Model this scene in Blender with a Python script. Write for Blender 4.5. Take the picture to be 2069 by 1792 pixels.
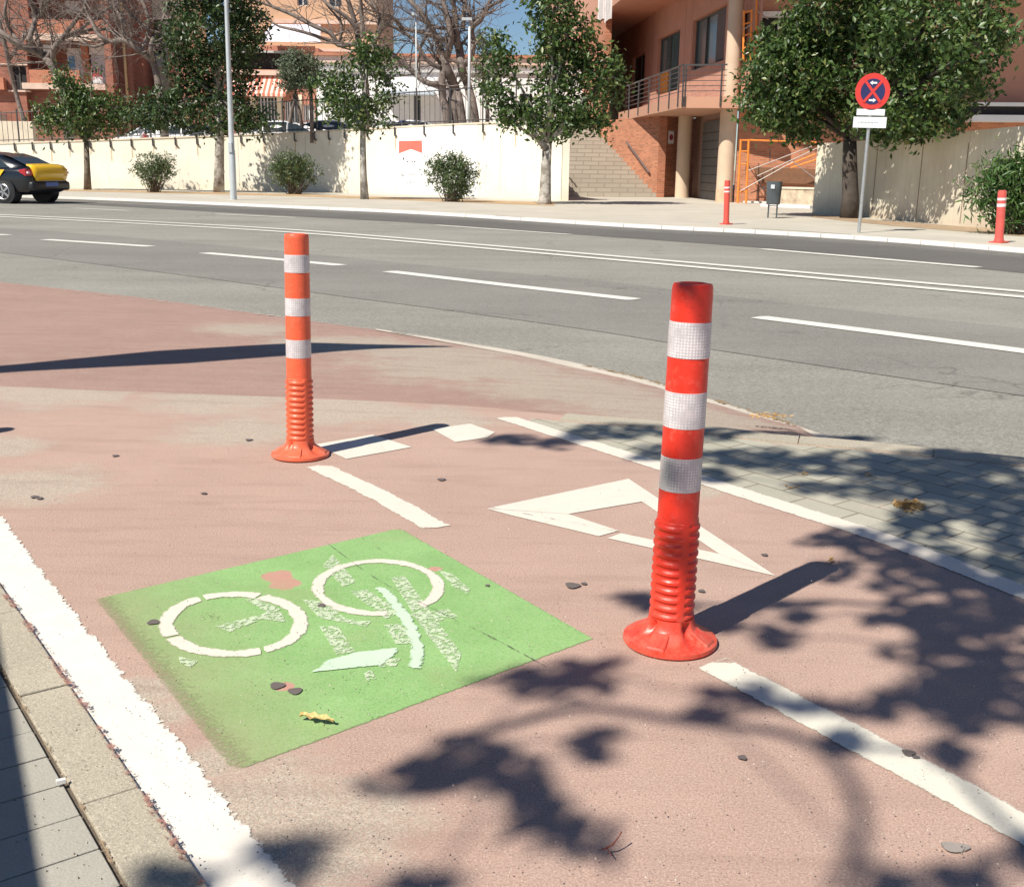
import bpy, math, random
import numpy as np
from mathutils import Vector, Matrix
R = math.radians
random.seed(7); rng = np.random.default_rng(7)
for o in list(bpy.data.objects): bpy.data.objects.remove(o)
S = bpy.context.scene; COL = S.collection
# ------------------------------------------------------------------ camera, sky, sun
F, CXX, CYY, HC, HZ, RHO = 2200., 1034.5, 896., 1.1, 337., .014      # focal length and centre in units of a 2069 wide picture
TH = math.atan((CYY-HZ)/F)
FW = Vector((0, math.cos(TH), -math.sin(TH))); UP0 = Vector((0, math.sin(TH), math.cos(TH))); X0 = Vector((1, 0, 0))
RT = X0*math.cos(RHO)+UP0*math.sin(RHO); UP = -X0*math.sin(RHO)+UP0*math.cos(RHO)
CAMP = Vector((0, 0, HC))
cd = bpy.data.cameras.new('camera'); cam = bpy.data.objects.new('camera', cd); COL.objects.link(cam)
cd.sensor_fit = 'HORIZONTAL'; cd.sensor_width = 36; cd.lens = 36*F/2069; cd.clip_end = 2000; cd.clip_start = .05
m = Matrix((RT, UP, -FW)).transposed().to_4x4(); m.translation = CAMP; cam.matrix_world = m
S.camera = cam
SUN_AZ, SUN_EL = R(46), R(49.8)            # shadows run towards this azimuth (from +X, counter-clockwise)
SD = Vector((math.cos(SUN_AZ)*math.cos(SUN_EL), math.sin(SUN_AZ)*math.cos(SUN_EL), -math.sin(SUN_EL)))   # light travel direction
w = bpy.data.worlds.new('World'); S.world = w; w.use_nodes = True
nt = w.node_tree; bg = nt.nodes['Background']
sk = nt.nodes.new('ShaderNodeTexSky'); sk.sky_type = 'NISHITA'; sk.sun_disc = False
sk.sun_elevation = SUN_EL
to_sun = -SD; sk.sun_rotation = math.atan2(to_sun.x, to_sun.y)
sk.altitude = 900; sk.air_density = 1.05; sk.dust_density = .0; sk.ozone_density = 5.0
nt.links.new(sk.outputs[0], bg.inputs[0]); bg.inputs[1].default_value = .064
sl = bpy.data.lights.new('sun', 'SUN'); so = bpy.data.objects.new('sun', sl); COL.objects.link(so)
sl.energy = 4.9; sl.angle = R(.53); sl.color = (1, .945, .845)
so.rotation_euler = SD.to_track_quat('-Z', 'Y').to_euler(); so.location = (-20, -20, 30)
S.view_settings.view_transform = 'Standard'; S.view_settings.look = 'None'
S.view_settings.exposure = .42; S.view_settings.gamma = 1
# ------------------------------------------------------------------ picture point -> place
def ray(x, y): return FW*F+RT*(x-CXX)-UP*(y-CYY)
def G(x, y, z=0.):                         # where the line of sight meets the level z
    d = ray(x, y); return CAMP+d*((z-HC)/d.z)
def proj(p):
    v = Vector(p)-CAMP; k = v.dot(FW); return CXX+F*v.dot(RT)/k, CYY-F*v.dot(UP)/k, k
def hgt(p, yt):                            # height above p at which a vertical reaches picture row yt
    lo, hi = 0, 60
    for _ in range(50):
        m_ = (lo+hi)/2
        q_ = proj((p[0], p[1], p[2]+m_))
        if q_[2] > 0 and q_[1] > yt: lo = m_
        else: hi = m_
    return lo
class Plane:                               # a vertical plane; u runs along it, d towards the viewer side
    def __init__(s, p, ang):
        s.p = Vector((p[0], p[1], 0)); s.ang = ang
        s.t = Vector((math.cos(ang), math.sin(ang), 0)); s.n = Vector((s.t.y, -s.t.x, 0))
    def px(s, x, y):
        d = ray(x, y); k = (s.p-CAMP).dot(s.n)/d.dot(s.n); q = CAMP+d*k
        return (q-s.p).dot(s.t), q.z
    def w(s, u, z, d=0.): return s.p+s.t*u+s.n*d+Vector((0, 0, z))
    def wpx(s, x, y, d=0.): u, z = s.px(x, y); return s.w(u, z, d)
    def box(s, mb, u0, u1, z0, z1, d0, d1):
        v = [s.w(u, z, d) for d in (d0, d1) for z in (z0, z1) for u in (u0, u1)]
        mb.hexa(v[0], v[1], v[3], v[2], v[4], v[5], v[7], v[6])
    def rect(s, x0, y0, x1, y1):
        a = s.px(x0, y0); b = s.px(x1, y1); c = s.px(x0, y1); d = s.px(x1, y0)
        return (a[0]+c[0])/2, (b[0]+d[0])/2, (b[1]+c[1])/2, (a[1]+d[1])/2
# ------------------------------------------------------------------ mesh helper
def wloc(o):
    v = Vector((0, 0, 0))
    while o: v += o.location; o = o.parent
    return v
class MB:
    def __init__(s): s.v = []; s.f = []; s.e = None
    def add(s, vs, fs):
        b = len(s.v); s.v += [Vector(p) for p in vs]; s.f += [tuple(b+i for i in f) for f in fs]; return b
    def hexa(s, *v): s.add(v, [(0, 1, 2, 3), (7, 6, 5, 4), (0, 4, 5, 1), (1, 5, 6, 2), (2, 6, 7, 3), (3, 7, 4, 0)])
    def box(s, c, size, rz=0.):
        c = Vector(c); x, y, z = [k/2 for k in size]; m_ = Matrix.Rotation(rz, 3, 'Z')
        v = [c+m_@Vector((a, b, d)) for d in (-z, z) for a, b in ((-x, -y), (x, -y), (x, y), (-x, y))]
        s.hexa(*v)
    def bar(s, a, b, wd, ht=None, up=Vector((0, 0, 1))):
        a = Vector(a); b = Vector(b); ht = ht or wd; d = (b-a).normalized()
        x = d.cross(up)
        if x.length < 1e-4: x = Vector((1, 0, 0))
        x.normalize(); y = x.cross(d); x *= wd/2; y *= ht/2
        s.hexa(a-x-y, a+x-y, a+x+y, a-x+y, b-x-y, b+x-y, b+x+y, b-x+y)
    def tube(s, pts, rs, n=8, cap=True):
        pts = [Vector(p) for p in pts]
        if not hasattr(rs, '__len__'): rs = [rs]*len(pts)
        b = len(s.v); px_ = None
        for i, p in enumerate(pts):
            d = (pts[min(i+1, len(pts)-1)]-pts[max(i-1, 0)]).normalized()
            if px_ is None:
                px_ = d.cross(Vector((0, 0, 1)))
                if px_.length < .05: px_ = d.cross(Vector((0, 1, 0)))
            px_ = (px_-d*px_.dot(d)).normalized(); py = d.cross(px_)
            for k in range(n):
                a = 2*math.pi*k/n; s.v.append(p+(px_*math.cos(a)+py*math.sin(a))*rs[i])
        for i in range(len(pts)-1):
            for k in range(n):
                q = b+i*n; s.f.append((q+k, q+(k+1) % n, q+n+(k+1) % n, q+n+k))
        if cap:
            s.f.append(tuple(b+k for k in range(n))[::-1]); s.f.append(tuple(b+(len(pts)-1)*n+k for k in range(n)))
    def lathe(s, prof, n=48, c=(0, 0, 0), fr=None):          # prof [(r,z)]; fr(a,r,z)->r
        c = Vector(c); b = len(s.v)
        for r, z in prof:
            for k in range(n):
                a = 2*math.pi*k/n; rr = fr(a, r, z) if fr else r
                s.v.append(c+Vector((math.cos(a)*rr, math.sin(a)*rr, z)))
        for i in range(len(prof)-1):
            for k in range(n):
                q = b+i*n; s.f.append((q+k, q+(k+1) % n, q+n+(k+1) % n, q+n+k))
        s.f.append(tuple(b+k for k in range(n))[::-1]); s.f.append(tuple(b+(len(prof)-1)*n+k for k in range(n)))
    def prism(s, pts, dv):                                   # polygon pts pushed along dv
        n = len(pts); dv = Vector(dv); pts = [Vector(p) for p in pts]
        s.add(pts+[p+dv for p in pts], [tuple(range(n))[::-1], tuple(range(n, 2*n))]+[(i, (i+1) % n, n+(i+1) % n, n+i) for i in range(n)])
    def build(s, name, mat, parent=None, smooth=False, bevel=0, sub=0, auto=None):
        off = wloc(parent) if parent else Vector((0, 0, 0))
        me = bpy.data.meshes.new(name); me.from_pydata([tuple(p-off) for p in s.v], [], s.f)
        if s.e is not None:
            at_ = me.attributes.new('edge', 'FLOAT', 'POINT'); at_.data.foreach_set('value', s.e)
        me.materials.append(mat); me.update()
        if smooth:
            me.polygons.foreach_set('use_smooth', [True]*len(me.polygons))
            if auto: me.set_sharp_from_angle(angle=R(auto))
        o = bpy.data.objects.new(name, me); COL.objects.link(o)
        if parent: o.parent = parent
        if bevel:
            b = o.modifiers.new('bevel', 'BEVEL'); b.width = bevel; b.segments = 2; b.limit_method = 'ANGLE'
        if sub:
            b = o.modifiers.new('sub', 'SUBSURF'); b.levels = sub; b.render_levels = sub
        return o
def tag(o, label=None, cat=None, group=None, kind=None):
    if label: o['label'] = label
    if cat: o['category'] = cat
    if group: o['group'] = group
    if kind: o['kind'] = kind
    return o
def thing(name, loc, label, cat, group=None):
    o = bpy.data.objects.new(name, None); COL.objects.link(o); o.location = loc; o.empty_display_size = .2
    return tag(o, label, cat, group)
def copy_tree(o, parent=None):
    c = o.copy(); COL.objects.link(c)
    if parent: c.parent = parent
    for ch in [k for k in bpy.data.objects if k.parent == o]: copy_tree(ch, c)
    return c
# ------------------------------------------------------------------ materials
class NT:
    def __init__(s, name):
        s.m = bpy.data.materials.new(name); s.m.use_nodes = True; s.t = s.m.node_tree; s.b = s.t.nodes['Principled BSDF']; s.out = s.t.nodes['Material Output']
        s.geo = s.t.nodes.new('ShaderNodeNewGeometry'); s.pos = s.geo.outputs['Position']; s._obj = None
    def obj(s):
        if not s._obj: s._obj = s.t.nodes.new('ShaderNodeTexCoord').outputs['Object']
        return s._obj
    def n(s, typ, ins={}, **kw):
        q = s.t.nodes.new('ShaderNode'+typ)
        for k, v in kw.items(): setattr(q, k, v)
        for k, v in ins.items(): s.put(q.inputs[k], v)
        return q
    def put(s, i, v):
        if isinstance(v, bpy.types.NodeSocket): s.t.links.new(v, i)
        elif hasattr(v, '__len__') and len(v) == 3 and i.type == 'RGBA': i.default_value = (*v, 1)
        else: i.default_value = v
    def noise(s, scale, detail=4, rough=.6, vec=None, dist=0.): return s.n('TexNoise', {'Vector': vec or s.pos, 'Scale': scale, 'Detail': detail, 'Roughness': rough, 'Distortion': dist}).outputs[0]
    def mp(s, v, a, b, c=0., d=1.): return s.n('MapRange', {0: v, 1: a, 2: b, 3: c, 4: d}).outputs[0]
    def mix(s, f, a, b, mode='MIX'):
        q = s.n('Mix', data_type='RGBA', blend_type=mode); s.put(q.inputs[0], f); s.put(q.inputs[6], a); s.put(q.inputs[7], b); return q.outputs[2]
    def ma(s, op, a, b=0.): 
        q = s.n('Math', operation=op); s.put(q.inputs[0], a); s.put(q.inputs[1], b); return q.outputs[0]
    def mul(s, a, b): return s.ma('MULTIPLY', a, b)
    def bump(s, h, st, dist=.01): s.put(s.b.inputs['Normal'], s.n('Bump', {'Height': h, 'Strength': st, 'Distance': dist}).outputs[0])
    def fin(s, col, rough=.7, spec=.4, metal=0.):
        s.put(s.b.inputs['Base Color'], col); s.put(s.b.inputs['Roughness'], rough); s.put(s.b.inputs['Specular IOR Level'], spec); s.put(s.b.inputs['Metallic'], metal); return s.m
    def alpha(s, a): s.put(s.b.inputs['Alpha'], a)
def sc(c, k): return tuple(min(.95, x*k) for x in c)
def plain(name, col, rough=.6, var=.12, vs=3., spec=.4, metal=0., bump=0., bs=60., dirt=0.):
    t = NT(name); c = t.mix(t.mp(t.noise(vs, 5), .3, .7), sc(col, 1-var), sc(col, 1+var))
    if dirt: c = t.mix(t.mul(t.mp(t.noise(vs*2.3, 6, .7), .5, .75), dirt), c, (.12, .09, .065))
    if bump: t.bump(t.noise(bs, 3), bump)
    return t.fin(c, t.mp(t.noise(vs*4, 3), .3, .7, max(0, rough-.08), min(1, rough+.08)), spec, metal)
def island(name, c1, c2, rough=.4, spec=.5, tr=.25, c3=None):
    t = NT(name); r = t.geo.outputs['Random Per Island']
    c = t.mix(r, c1, c2); 
    if c3: c = t.mix(t.mp(t.ma('FRACT', t.mul(r, 17.3)), .86, .9), c, c3)
    t.fin(c, rough, spec)
    tl = t.n('BsdfTranslucent', {'Color': t.mix(.5, c, sc(c2, 1.6))}); ms = t.n('MixShader', {0: tr})
    t.t.links.new(t.b.outputs[0], ms.inputs[1]); t.t.links.new(tl.outputs[0], ms.inputs[2]); t.t.links.new(ms.outputs[0], t.out.inputs[0]); return t.m
def speck(t, s1=260., lo=.42, hi=.62): return t.mp(t.noise(s1, 3, .7), lo, hi)
def asphalt(name, base, light, big=.25, coarse=1., crack=True):
    t = NT(name); v = t.n('TexVoronoi', {'Vector': t.pos, 'Scale': 95*coarse}, feature='F1'); g = t.mp(v.outputs['Distance'], .1, .55)
    c = t.mix(t.mul(g, t.mp(t.noise(70*coarse, 3), .35, .65)), light, sc(base, .55))
    c = t.mix(t.mp(t.noise(180*coarse, 4, .75), .38, .64), c, base, 'MIX'); c = t.mix(t.mul(t.mp(t.noise(24, 5, .85), .5, .66), .45), c, sc(base, .55)); c = t.mix(t.mul(t.mp(t.noise(31, 5, .85), .5, .66), .4), c, sc(light, 1.15))
    st = t.n('Mapping', {'Vector': t.pos, 'Rotation': (0, 0, R(41)), 'Scale': (.12, 1.1, 1)}).outputs[0]
    c = t.mix(t.mul(t.mp(t.noise(2.2, 6, .6, vec=st), .35, .7), big), c, sc(base, .5))
    c = t.mix(t.mul(t.mp(t.noise(.35, 5), .4, .65), big), c, sc(light, 1.05))
    st2 = t.n('Mapping', {'Vector': t.pos, 'Rotation': (0, 0, R(43)), 'Scale': (.6, 7, 1)}).outputs[0]
    c = t.mix(t.mul(t.mp(t.noise(3.5, 5, .8, vec=st2), .6, .72), .35), c, sc(base, .35))
    if crack:
        wv = t.n('VectorMath', {0: t.pos}, operation='ADD'); t.put(wv.inputs[1], t.n('VectorMath', {0: t.n('TexNoise', {'Vector': t.pos, 'Scale': 3., 'Detail': 5}).outputs[1], 1: (.5, .5, .5)}, operation='MULTIPLY').outputs[0])
        cr = t.n('TexVoronoi', {'Vector': wv.outputs[0], 'Scale': .42}, feature='DISTANCE_TO_EDGE').outputs['Distance']
        k = t.mul(t.mp(cr, .0, .008, 1., 0.), t.mp(t.noise(.5, 3), .5, .6)); c = t.mix(t.mul(k, .4), c, (.035, .033, .03))
    t.bump(t.ma('ADD', t.noise(300*coarse, 3, .7), t.noise(90*coarse, 2)), .5, .004)
    return t.fin(c, .85, .25)
def spots(t, pts, nz=.5, ns=9.):                # worn places around given ground points [(x,y,r)]
    acc = None
    for x, y, r in pts:
        d = t.n('VectorMath', {0: t.pos, 1: (x, y, 0)}, operation='DISTANCE').outputs['Value']
        k = t.mp(d, r*1.3, r*.1); acc = k if acc is None else t.ma('MAXIMUM', acc, k)
    return acc
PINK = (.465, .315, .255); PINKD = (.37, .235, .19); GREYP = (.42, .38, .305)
def pathmat(name, pink, worn_pts, gen=.0):
    t = NT(name)
    c = t.mix(t.mp(t.noise(1.6, 6, .65), .3, .7), sc(pink, .9), sc(pink, 1.08))
    c = t.mix(t.mul(t.mp(t.noise(9, 5, .6), .45, .7), .22), c, (.44, .34, .29))
    fine = t.noise(210, 4, .75); c = t.mix(t.mul(t.mp(fine, .52, .62), .7), c, sc(pink, .55)); c = t.mix(t.mul(t.mp(fine, .46, .36), .45), c, (.68, .57, .49)); f3 = t.noise(420, 3, .8); c = t.mix(t.mul(t.mp(f3, .52, .64), .5), c, sc(pink, .5))
    c = t.mix(t.mul(t.mp(t.noise(55, 4, .8), .66, .7), .5), c, (.2, .12, .1))
    # worn to the grey aggregate
    sp = spots(t, worn_pts); msk = t.ma('ADD', t.mul(sp, .42), t.mul(t.noise(4, 10, .8), .8))
    msk = t.mp(msk, .51, .67); fine2 = t.mp(t.noise(140, 5, .85), .34, .60); msk = t.mul(msk, t.ma('MAXIMUM', fine2, .38))
    v = t.n('TexVoronoi', {'Vector': t.pos, 'Scale': 330.}).outputs['Color']
    gr = t.mix(t.mp(t.n('SeparateColor', {0: v}).outputs[0], 0, 1), sc(GREYP, .65), sc(GREYP, 1.4))
    c = t.mix(msk, c, gr)
    # long dark scuffs
    st2 = t.n('Mapping', {'Vector': t.pos, 'Rotation': (0, 0, R(20)), 'Scale': (.8, 5, 1)}).outputs[0]
    c = t.mix(t.mul(t.mp(t.noise(2.3, 6, .7, vec=st2), .5, .75), .42), c, sc(pink, .55))
    t.bump(t.ma('ADD', fine, t.noise(60, 3)), .35, .003)
    return t.fin(c, .8, .3)
def paint(name, col, rag=1., wear=.0, wsc=60., dirt=.2, fade=0., under=None, ragsc=45.):
    t = NT(name); e = t.n('Attribute', attribute_name='edge').outputs['Fac']
    c = t.mix(t.mp(t.noise(14, 5), .3, .7), sc(col, .93), sc(col, 1.04))
    c = t.mix(t.mul(t.mp(t.noise(150, 4, .8), .55, .68), dirt), c, sc(col, .5))
    c = t.mix(t.mul(t.mp(t.noise(7, 6, .7), .5, .75), dirt), c, sc(col, .68))
    a = t.mp(t.ma('ADD', t.ma('ADD', t.mul(e, 50.), t.mul(t.ma('SUBTRACT', t.noise(ragsc, 6, .75), .55), 5*rag)), t.mul(t.ma('SUBTRACT', t.noise(ragsc*.3, 3, .6), .5), 4*rag)), .0, .25)
    if wear: a = t.mul(a, t.mp(t.noise(wsc, 7, .8), .38+wear*.28, .42+wear*.28))
    else: a = t.mul(a, t.mp(t.noise(120, 4, .8), .72, .69))
    t.alpha(a); t.bump(t.noise(250, 3), .2, .002); return t.fin(c, .6, .4)
def brick(name, col, mortar, ang, bw=.24, bh=.07, var=.25):
    t = NT(name); q = t.n('Mapping', {'Vector': t.pos, 'Rotation': (0, 0, -ang)}).outputs[0]; sp = t.n('SeparateXYZ', {0: q})
    v = t.n('CombineXYZ', {0: sp.outputs[0], 1: sp.outputs[2]}).outputs[0]
    b = t.n('TexBrick', {'Vector': v, 'Color1': sc(col, 1-var), 'Color2': sc(col, 1+var), 'Mortar': mortar, 'Scale': 1., 'Mortar Size': .009, 'Brick Width': bw, 'Row Height': bh, 'Bias': 0.})
    c = t.mix(t.mul(t.mp(t.noise(1.2, 5), .35, .7), .3), b.outputs[0], sc(col, .7)); t.bump(b.outputs[1], -.4, .01); return t.fin(c, .85, .2)
def striped(name, a, b, ang, pitch):
    t = NT(name); q = t.n('Mapping', {'Vector': t.pos, 'Rotation': (0, 0, -ang)}).outputs[0]; x = t.n('SeparateXYZ', {0: q}).outputs[0]
    f = t.ma('FRACT', t.mul(x, 1/pitch)); c = t.mix(t.mp(f, .48, .52), a, b); return t.fin(c, .8, .2)

m_asph = asphalt('worn_asphalt', (.225, .216, .19), (.415, .398, .345)); m_asphd = asphalt('newer_asphalt', (.115, .11, .102), (.20, .19, .175), .2); m_asphm = asphalt('smoother_asphalt', (.20, .193, .173), (.34, .326, .29), .22)
W = lambda x, y, r: (*G(x, y)[:2], r)
m_path = pathmat('red_path', PINK, [W(60, 980, .32), W(20, 900, .2), W(130, 790, .5), W(290, 1400, .10), W(330, 1440, .09), W(560, 1620, .20), W(640, 1680, .20), W(420, 1540, .08), W(700, 830, .4), W(900, 845, .3), W(450, 800, .5), W(480, 870, .35), W(1530, 1010, .05), W(640, 1700, .1), W(1400, 985, .15)])
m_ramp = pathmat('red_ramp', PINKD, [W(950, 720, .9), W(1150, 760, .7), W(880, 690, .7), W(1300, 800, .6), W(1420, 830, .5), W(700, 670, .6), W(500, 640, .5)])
m_white = paint('white_line_paint', (.72, .655, .56), .25, 0, dirt=.3)
m_whiteL = paint('bright_kerb_line_paint', (.79, .735, .65), .55, 0, dirt=.3, ragsc=60.)
m_wdash = paint('textured_line_paint', (.70, .66, .56), .25, 0, dirt=.5)
m_wworn = paint('worn_white_paint', (.55, .64, .44), .3, .30, 85., .2)
m_wworn2 = paint('mostly_lost_white_paint', (.60, .66, .48), 1., .85, 90., .2)
m_wroad = paint('road_line_paint', (.74, .72, .65), .2, .0, 12., .25)
m_pale = paint('pale_green_paint', (.55, .70, .52), .4, 0, dirt=.15)
def conc(name, col, sp_=.35, s=1.):
    t = NT(name); c = t.mix(t.mp(t.noise(1.7*s, 5), .3, .7), sc(col, .86), sc(col, 1.08)); v = t.n('TexVoronoi', {'Vector': t.pos, 'Scale': 420.*s}).outputs['Color']
    c = t.mix(t.mul(t.mp(t.noise(190*s, 4, .8), .5, .62), sp_), c, sc(col, .45)); c = t.mix(t.mul(t.mp(t.n('SeparateColor', {0: v}).outputs[0], .8, .9), sp_), c, sc(col, 1.5)); t.bump(t.noise(220*s, 3), .4, .003); return t.fin(c, .85, .25)
m_kerb = conc('granite_kerb', (.42, .375, .295), .6); m_tile = conc('pavement_tile', (.38, .36, .31), .2); m_joint = conc('joint_dirt', (.13, .105, .08), .5)
m_kerbfar = plain('pale_kerb', (.78, .74, .69), .7, .06, 2., dirt=.1); m_rig = conc('concrete_gutter', (.56, .50, .42), .35); m_moss = conc('dry_leaf_dirt', (.26, .17, .07), .8)
# ------------------------------------------------------------------ ground, road, far pavement
def sheet(name, pts, mat, tri=False, e=None):
    mb = MB(); mb.add(pts, [tuple(range(len(pts)))]); return tag(mb.build(name, mat), kind='structure')
def strip2(name, A, B, mat, parent=None, cuts=1):
    mb = MB(); n = len(A)
    for i in range(n):
        for k in range(cuts+1): mb.v.append(A[i].lerp(B[i], k/cuts))
    for i in range(n-1):
        for k in range(cuts): q = i*(cuts+1)+k; mb.f.append((q, q+1, q+cuts+2, q+cuts+1))
    return mb.build(name, mat, parent)
ZR = -.12
gm = plain('earth', (.30, .24, .18), .9, .2, .8, bump=.3)
sheet('ground', [Vector((-900, -300, -.20)), Vector((900, -300, -.20)), Vector((900, 1500, -.20)), Vector((-900, 1500, -.20))], gm)
def resamp(pts, n):                         # smooth polyline (Catmull-Rom) through picture points
    out = []
    P_ = [Vector((*p, 0)) for p in pts]; P_ = [P_[0]*2-P_[1]]+P_+[P_[-1]*2-P_[-2]]
    for i in range(1, len(P_)-2):
        for k in range(n):
            t = k/n; a, b, c, d = P_[i-1:i+3]
            out.append(.5*((2*b)+(c-a)*t+(2*a-5*b+4*c-d)*t*t+(3*b-a-3*c+d)*t**3))
    out.append(P_[-2]); return [(p.x, p.y) for p in out]
K_px = [(-260, 396), (160, 407), (592, 426), (845, 438), (1259, 465), (1525, 479), (1792, 496), (2069, 520), (2400, 551), (3400, 650)]
Kl = [G(x, y, ZR) for x, y in resamp(K_px, 4)]
E2_px = [(-700, 515), (-300, 541), (0, 570), (300, 603), (480, 628), (650, 652), (790, 670), (900, 688), (1000, 704), (1100, 722), (1200, 744), (1290, 765), (1400, 798), (1480, 822), (1560, 846), (1640, 868), (1700, 884), (2069, 925), (2400, 962), (4300, 1170)]
E2l = [G(x, y, ZR) for x, y in resamp(E2_px, 3)]
# far end of the road to the left and right continue along their last directions
kl0 = Kl[0]+(Kl[0]-Kl[3]).normalized()*60; kr0 = Kl[-1]+(Kl[-1]-Kl[-4]).normalized()*14
el0 = E2l[0]+(E2l[0]-E2l[3]).normalized()*50; er0 = E2l[-1]+(E2l[-1]-E2l[-4]).normalized()*14
A_ = [kl0]+Kl+[kr0]; B_ = [p-Vector((.45, .55, 0)) for p in [el0]+E2l+[er0]]
ra = A_+B_[::-1]; sheet('road', ra, m_asph)
def road_band(name, up, lo, mat, dz):
    return tag(strip2(name, [G(x, y, ZR+dz) for x, y in resamp(up, 4)], [G(x, y, ZR+dz) for x, y in resamp(lo, 4)], mat), kind='structure')
road_band('road_patch', [(140, 407.5), (592, 426.5), (845, 438.5), (1259, 465.5), (1525, 479.6), (1792, 496.6), (2069, 520.7), (2400, 551.6)], [(120, 411), (592, 437), (881, 453), (1153, 473), (1540, 501), (1800, 525), (2069, 552), (2400, 586)], m_asphd, .004)
road_band('road_patch', [(-300, 447), (0, 460), (400, 492), (700, 520), (900, 540), (1200, 566), (1400, 590), (1700, 625), (2069, 664)], [(-300, 478), (0, 510), (400, 560), (700, 600), (900, 626), (1200, 668), (1400, 700), (1700, 745), (2069, 800)], m_asphm, .004)
def line(name, px, wd, mat, z=0., rag=True, caps=.0, parent=None, n=6):
    pts = [G(x, y, z) for x, y in resamp(px, n)]; mb = MB(); mb.e = []
    ends = [0]+[1]*(len(pts)-2)+[0]
    prof = [(-.5, 0), (-.5+.06/max(wd, .07), .06), (.5-.06/max(wd, .07), .06), (.5, 0)] if wd > .13 else [(-.5, 0), (0, wd/2), (.5, 0)]
    # end caps: add a point 2 cm in from each end so that the ragged edge also shows there
    if len(pts) > 1:
        d0 = (pts[1]-pts[0]); d1 = (pts[-1]-pts[-2]); pts = [pts[0], pts[0]+d0*min(.5, .04/d0.length)]+pts[1:-1]+[pts[-1]-d1*min(.5, .04/d1.length), pts[-1]]
    for i, p in enumerate(pts):
        t = (pts[min(i+1, len(pts)-1)]-pts[max(i-1, 0)]).normalized(); nn = Vector((-t.y, t.x, 0)); en = 0. if i in (0, len(pts)-1) else 1.
        for f, e in prof: mb.v.append(p+nn*wd*f); mb.e.append(e*en)
    k = len(prof)
    for i in range(len(pts)-1):
        for j in range(k-1): q = i*k+j; mb.f.append((q, q+1, q+k+1, q+k))
    return tag(mb.build(name, mat, parent), kind='structure')
zl = ZR+.009
line('road_marking', [(-300, 420), (0, 434), (300, 448), (580, 463.5), (845, 484), (1400, 531), (2069, 589), (2400, 618)], .20, m_wroad, zl)
line('road_marking', [(-300, 424), (0, 438), (300, 453), (580, 469), (845, 490), (1400, 539), (2069, 600), (2400, 631)], .20, m_wroad, zl)
for d in ([(-200, 466), (18, 475)], [(90, 484), (200, 491), (305, 498)], [(412, 511), (550, 523), (690, 536)], [(785, 548), (1034, 577), (1284, 605)], [(1530, 640), (1800, 674), (2100, 713)], [(150, 421), (260, 426)], [(437, 433), (597, 440)], [(881, 455), (1153, 474)], [(1540, 503), (1978, 540)]):
    line('road_marking', d if len(d) > 2 else [d[0], ((d[0][0]+d[1][0])/2, (d[0][1]+d[1][1])/2), d[1]], .22 if d[0][1] > 460 else .17, m_wroad, zl)
# far pavement: kerb stones and paved sheet up to the walls
fp = MB(); back = [Vector((kl0.x-10, kl0.y+40, 0)), Vector((40, 60, 0)), Vector((kr0.x+10, kr0.y, 0))]
pave = plain('far_pavement', (.50, .46, .385), .85, .10, .7, bump=.2, dirt=.12)
def offs(line_, d):
    o = []
    for i, p in enumerate(line_):
        t = (line_[min(i+1, len(line_)-1)]-line_[max(i-1, 0)]).normalized(); o.append(p+Vector((-t.y, t.x, 0))*d)
    return o
KL = [kl0]+Kl+[kr0]; z0 = lambda L, z: [Vector((p.x, p.y, z)) for p in L]
k_top_in = z0(offs(KL, .16), .0)
sheet('far_pavement', k_top_in+[Vector((60, 30, 0)), Vector((60, 75, 0)), Vector((-120, 130, 0))], pave)
km = MB()
for i in range(len(KL)-1):
    a, b = KL[i], KL[i+1]; n_ = max(1, int((b-a).length/1.0)) if (b-a).length < 30 else 1
    ai, bi = k_top_in[i], k_top_in[i+1]
    for k in range(n_):
        g = .006/(b-a).length; s0, s1 = k/n_+g, (k+1)/n_-g
        p = [a.lerp(b, s0), a.lerp(b, s1), bi.lerp(ai, 1-s1), bi.lerp(ai, 1-s0)]
        km.hexa(*[Vector((q.x, q.y, -.2)) for q in p], *[Vector((q.x, q.y, .004)) for q in p])
tag(km.build('far_kerb', m_kerbfar), kind='structure')
gk = MB(); ko = offs(KL, -.14)
for i in range(len(KL)-1): gk.hexa(*[Vector((q.x, q.y, -.2)) for q in (ko[i], ko[i+1], KL[i+1], KL[i])], *[Vector((q.x, q.y, zz)) for q, zz in ((ko[i], ZR+.006), (ko[i+1], ZR+.006), (KL[i+1], -.062), (KL[i], -.062))])
tag(gk.build('far_gutter', m_asphd), kind='structure')
# joints and patches on the far pavement
line('pavement_joint', [(1520, 462), (1600, 466), (1720, 474)], .05, plain('joint', (.3, .27, .22)), .004); line('pavement_joint', [(1000, 436), (1060, 440)], .12, plain('joint_b', (.36, .33, .28)), .004)
tag(strip2('earth_strip', [G(x, y, .004) for x, y in resamp([(120, 383), (300, 386), (600, 393), (900, 402), (1120, 410)], 4)], [G(x, y, .004) for x, y in resamp([(120, 386), (300, 390), (600, 397), (900, 408), (1120, 416)], 4)], plain('tan_earth', (.46, .31, .17), .9, .25, 3.)), kind='structure')
tag(strip2('earth_strip', [G(x, y, .004) for x, y in resamp([(1640, 434), (1800, 447), (2069, 466), (2200, 476)], 4)], [G(x, y, .004) for x, y in resamp([(1640, 439), (1800, 456), (2069, 478), (2200, 488)], 4)], plain('tan_earth_b', (.36, .26, .17), .9, .25, 3.)), kind='structure')
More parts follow.
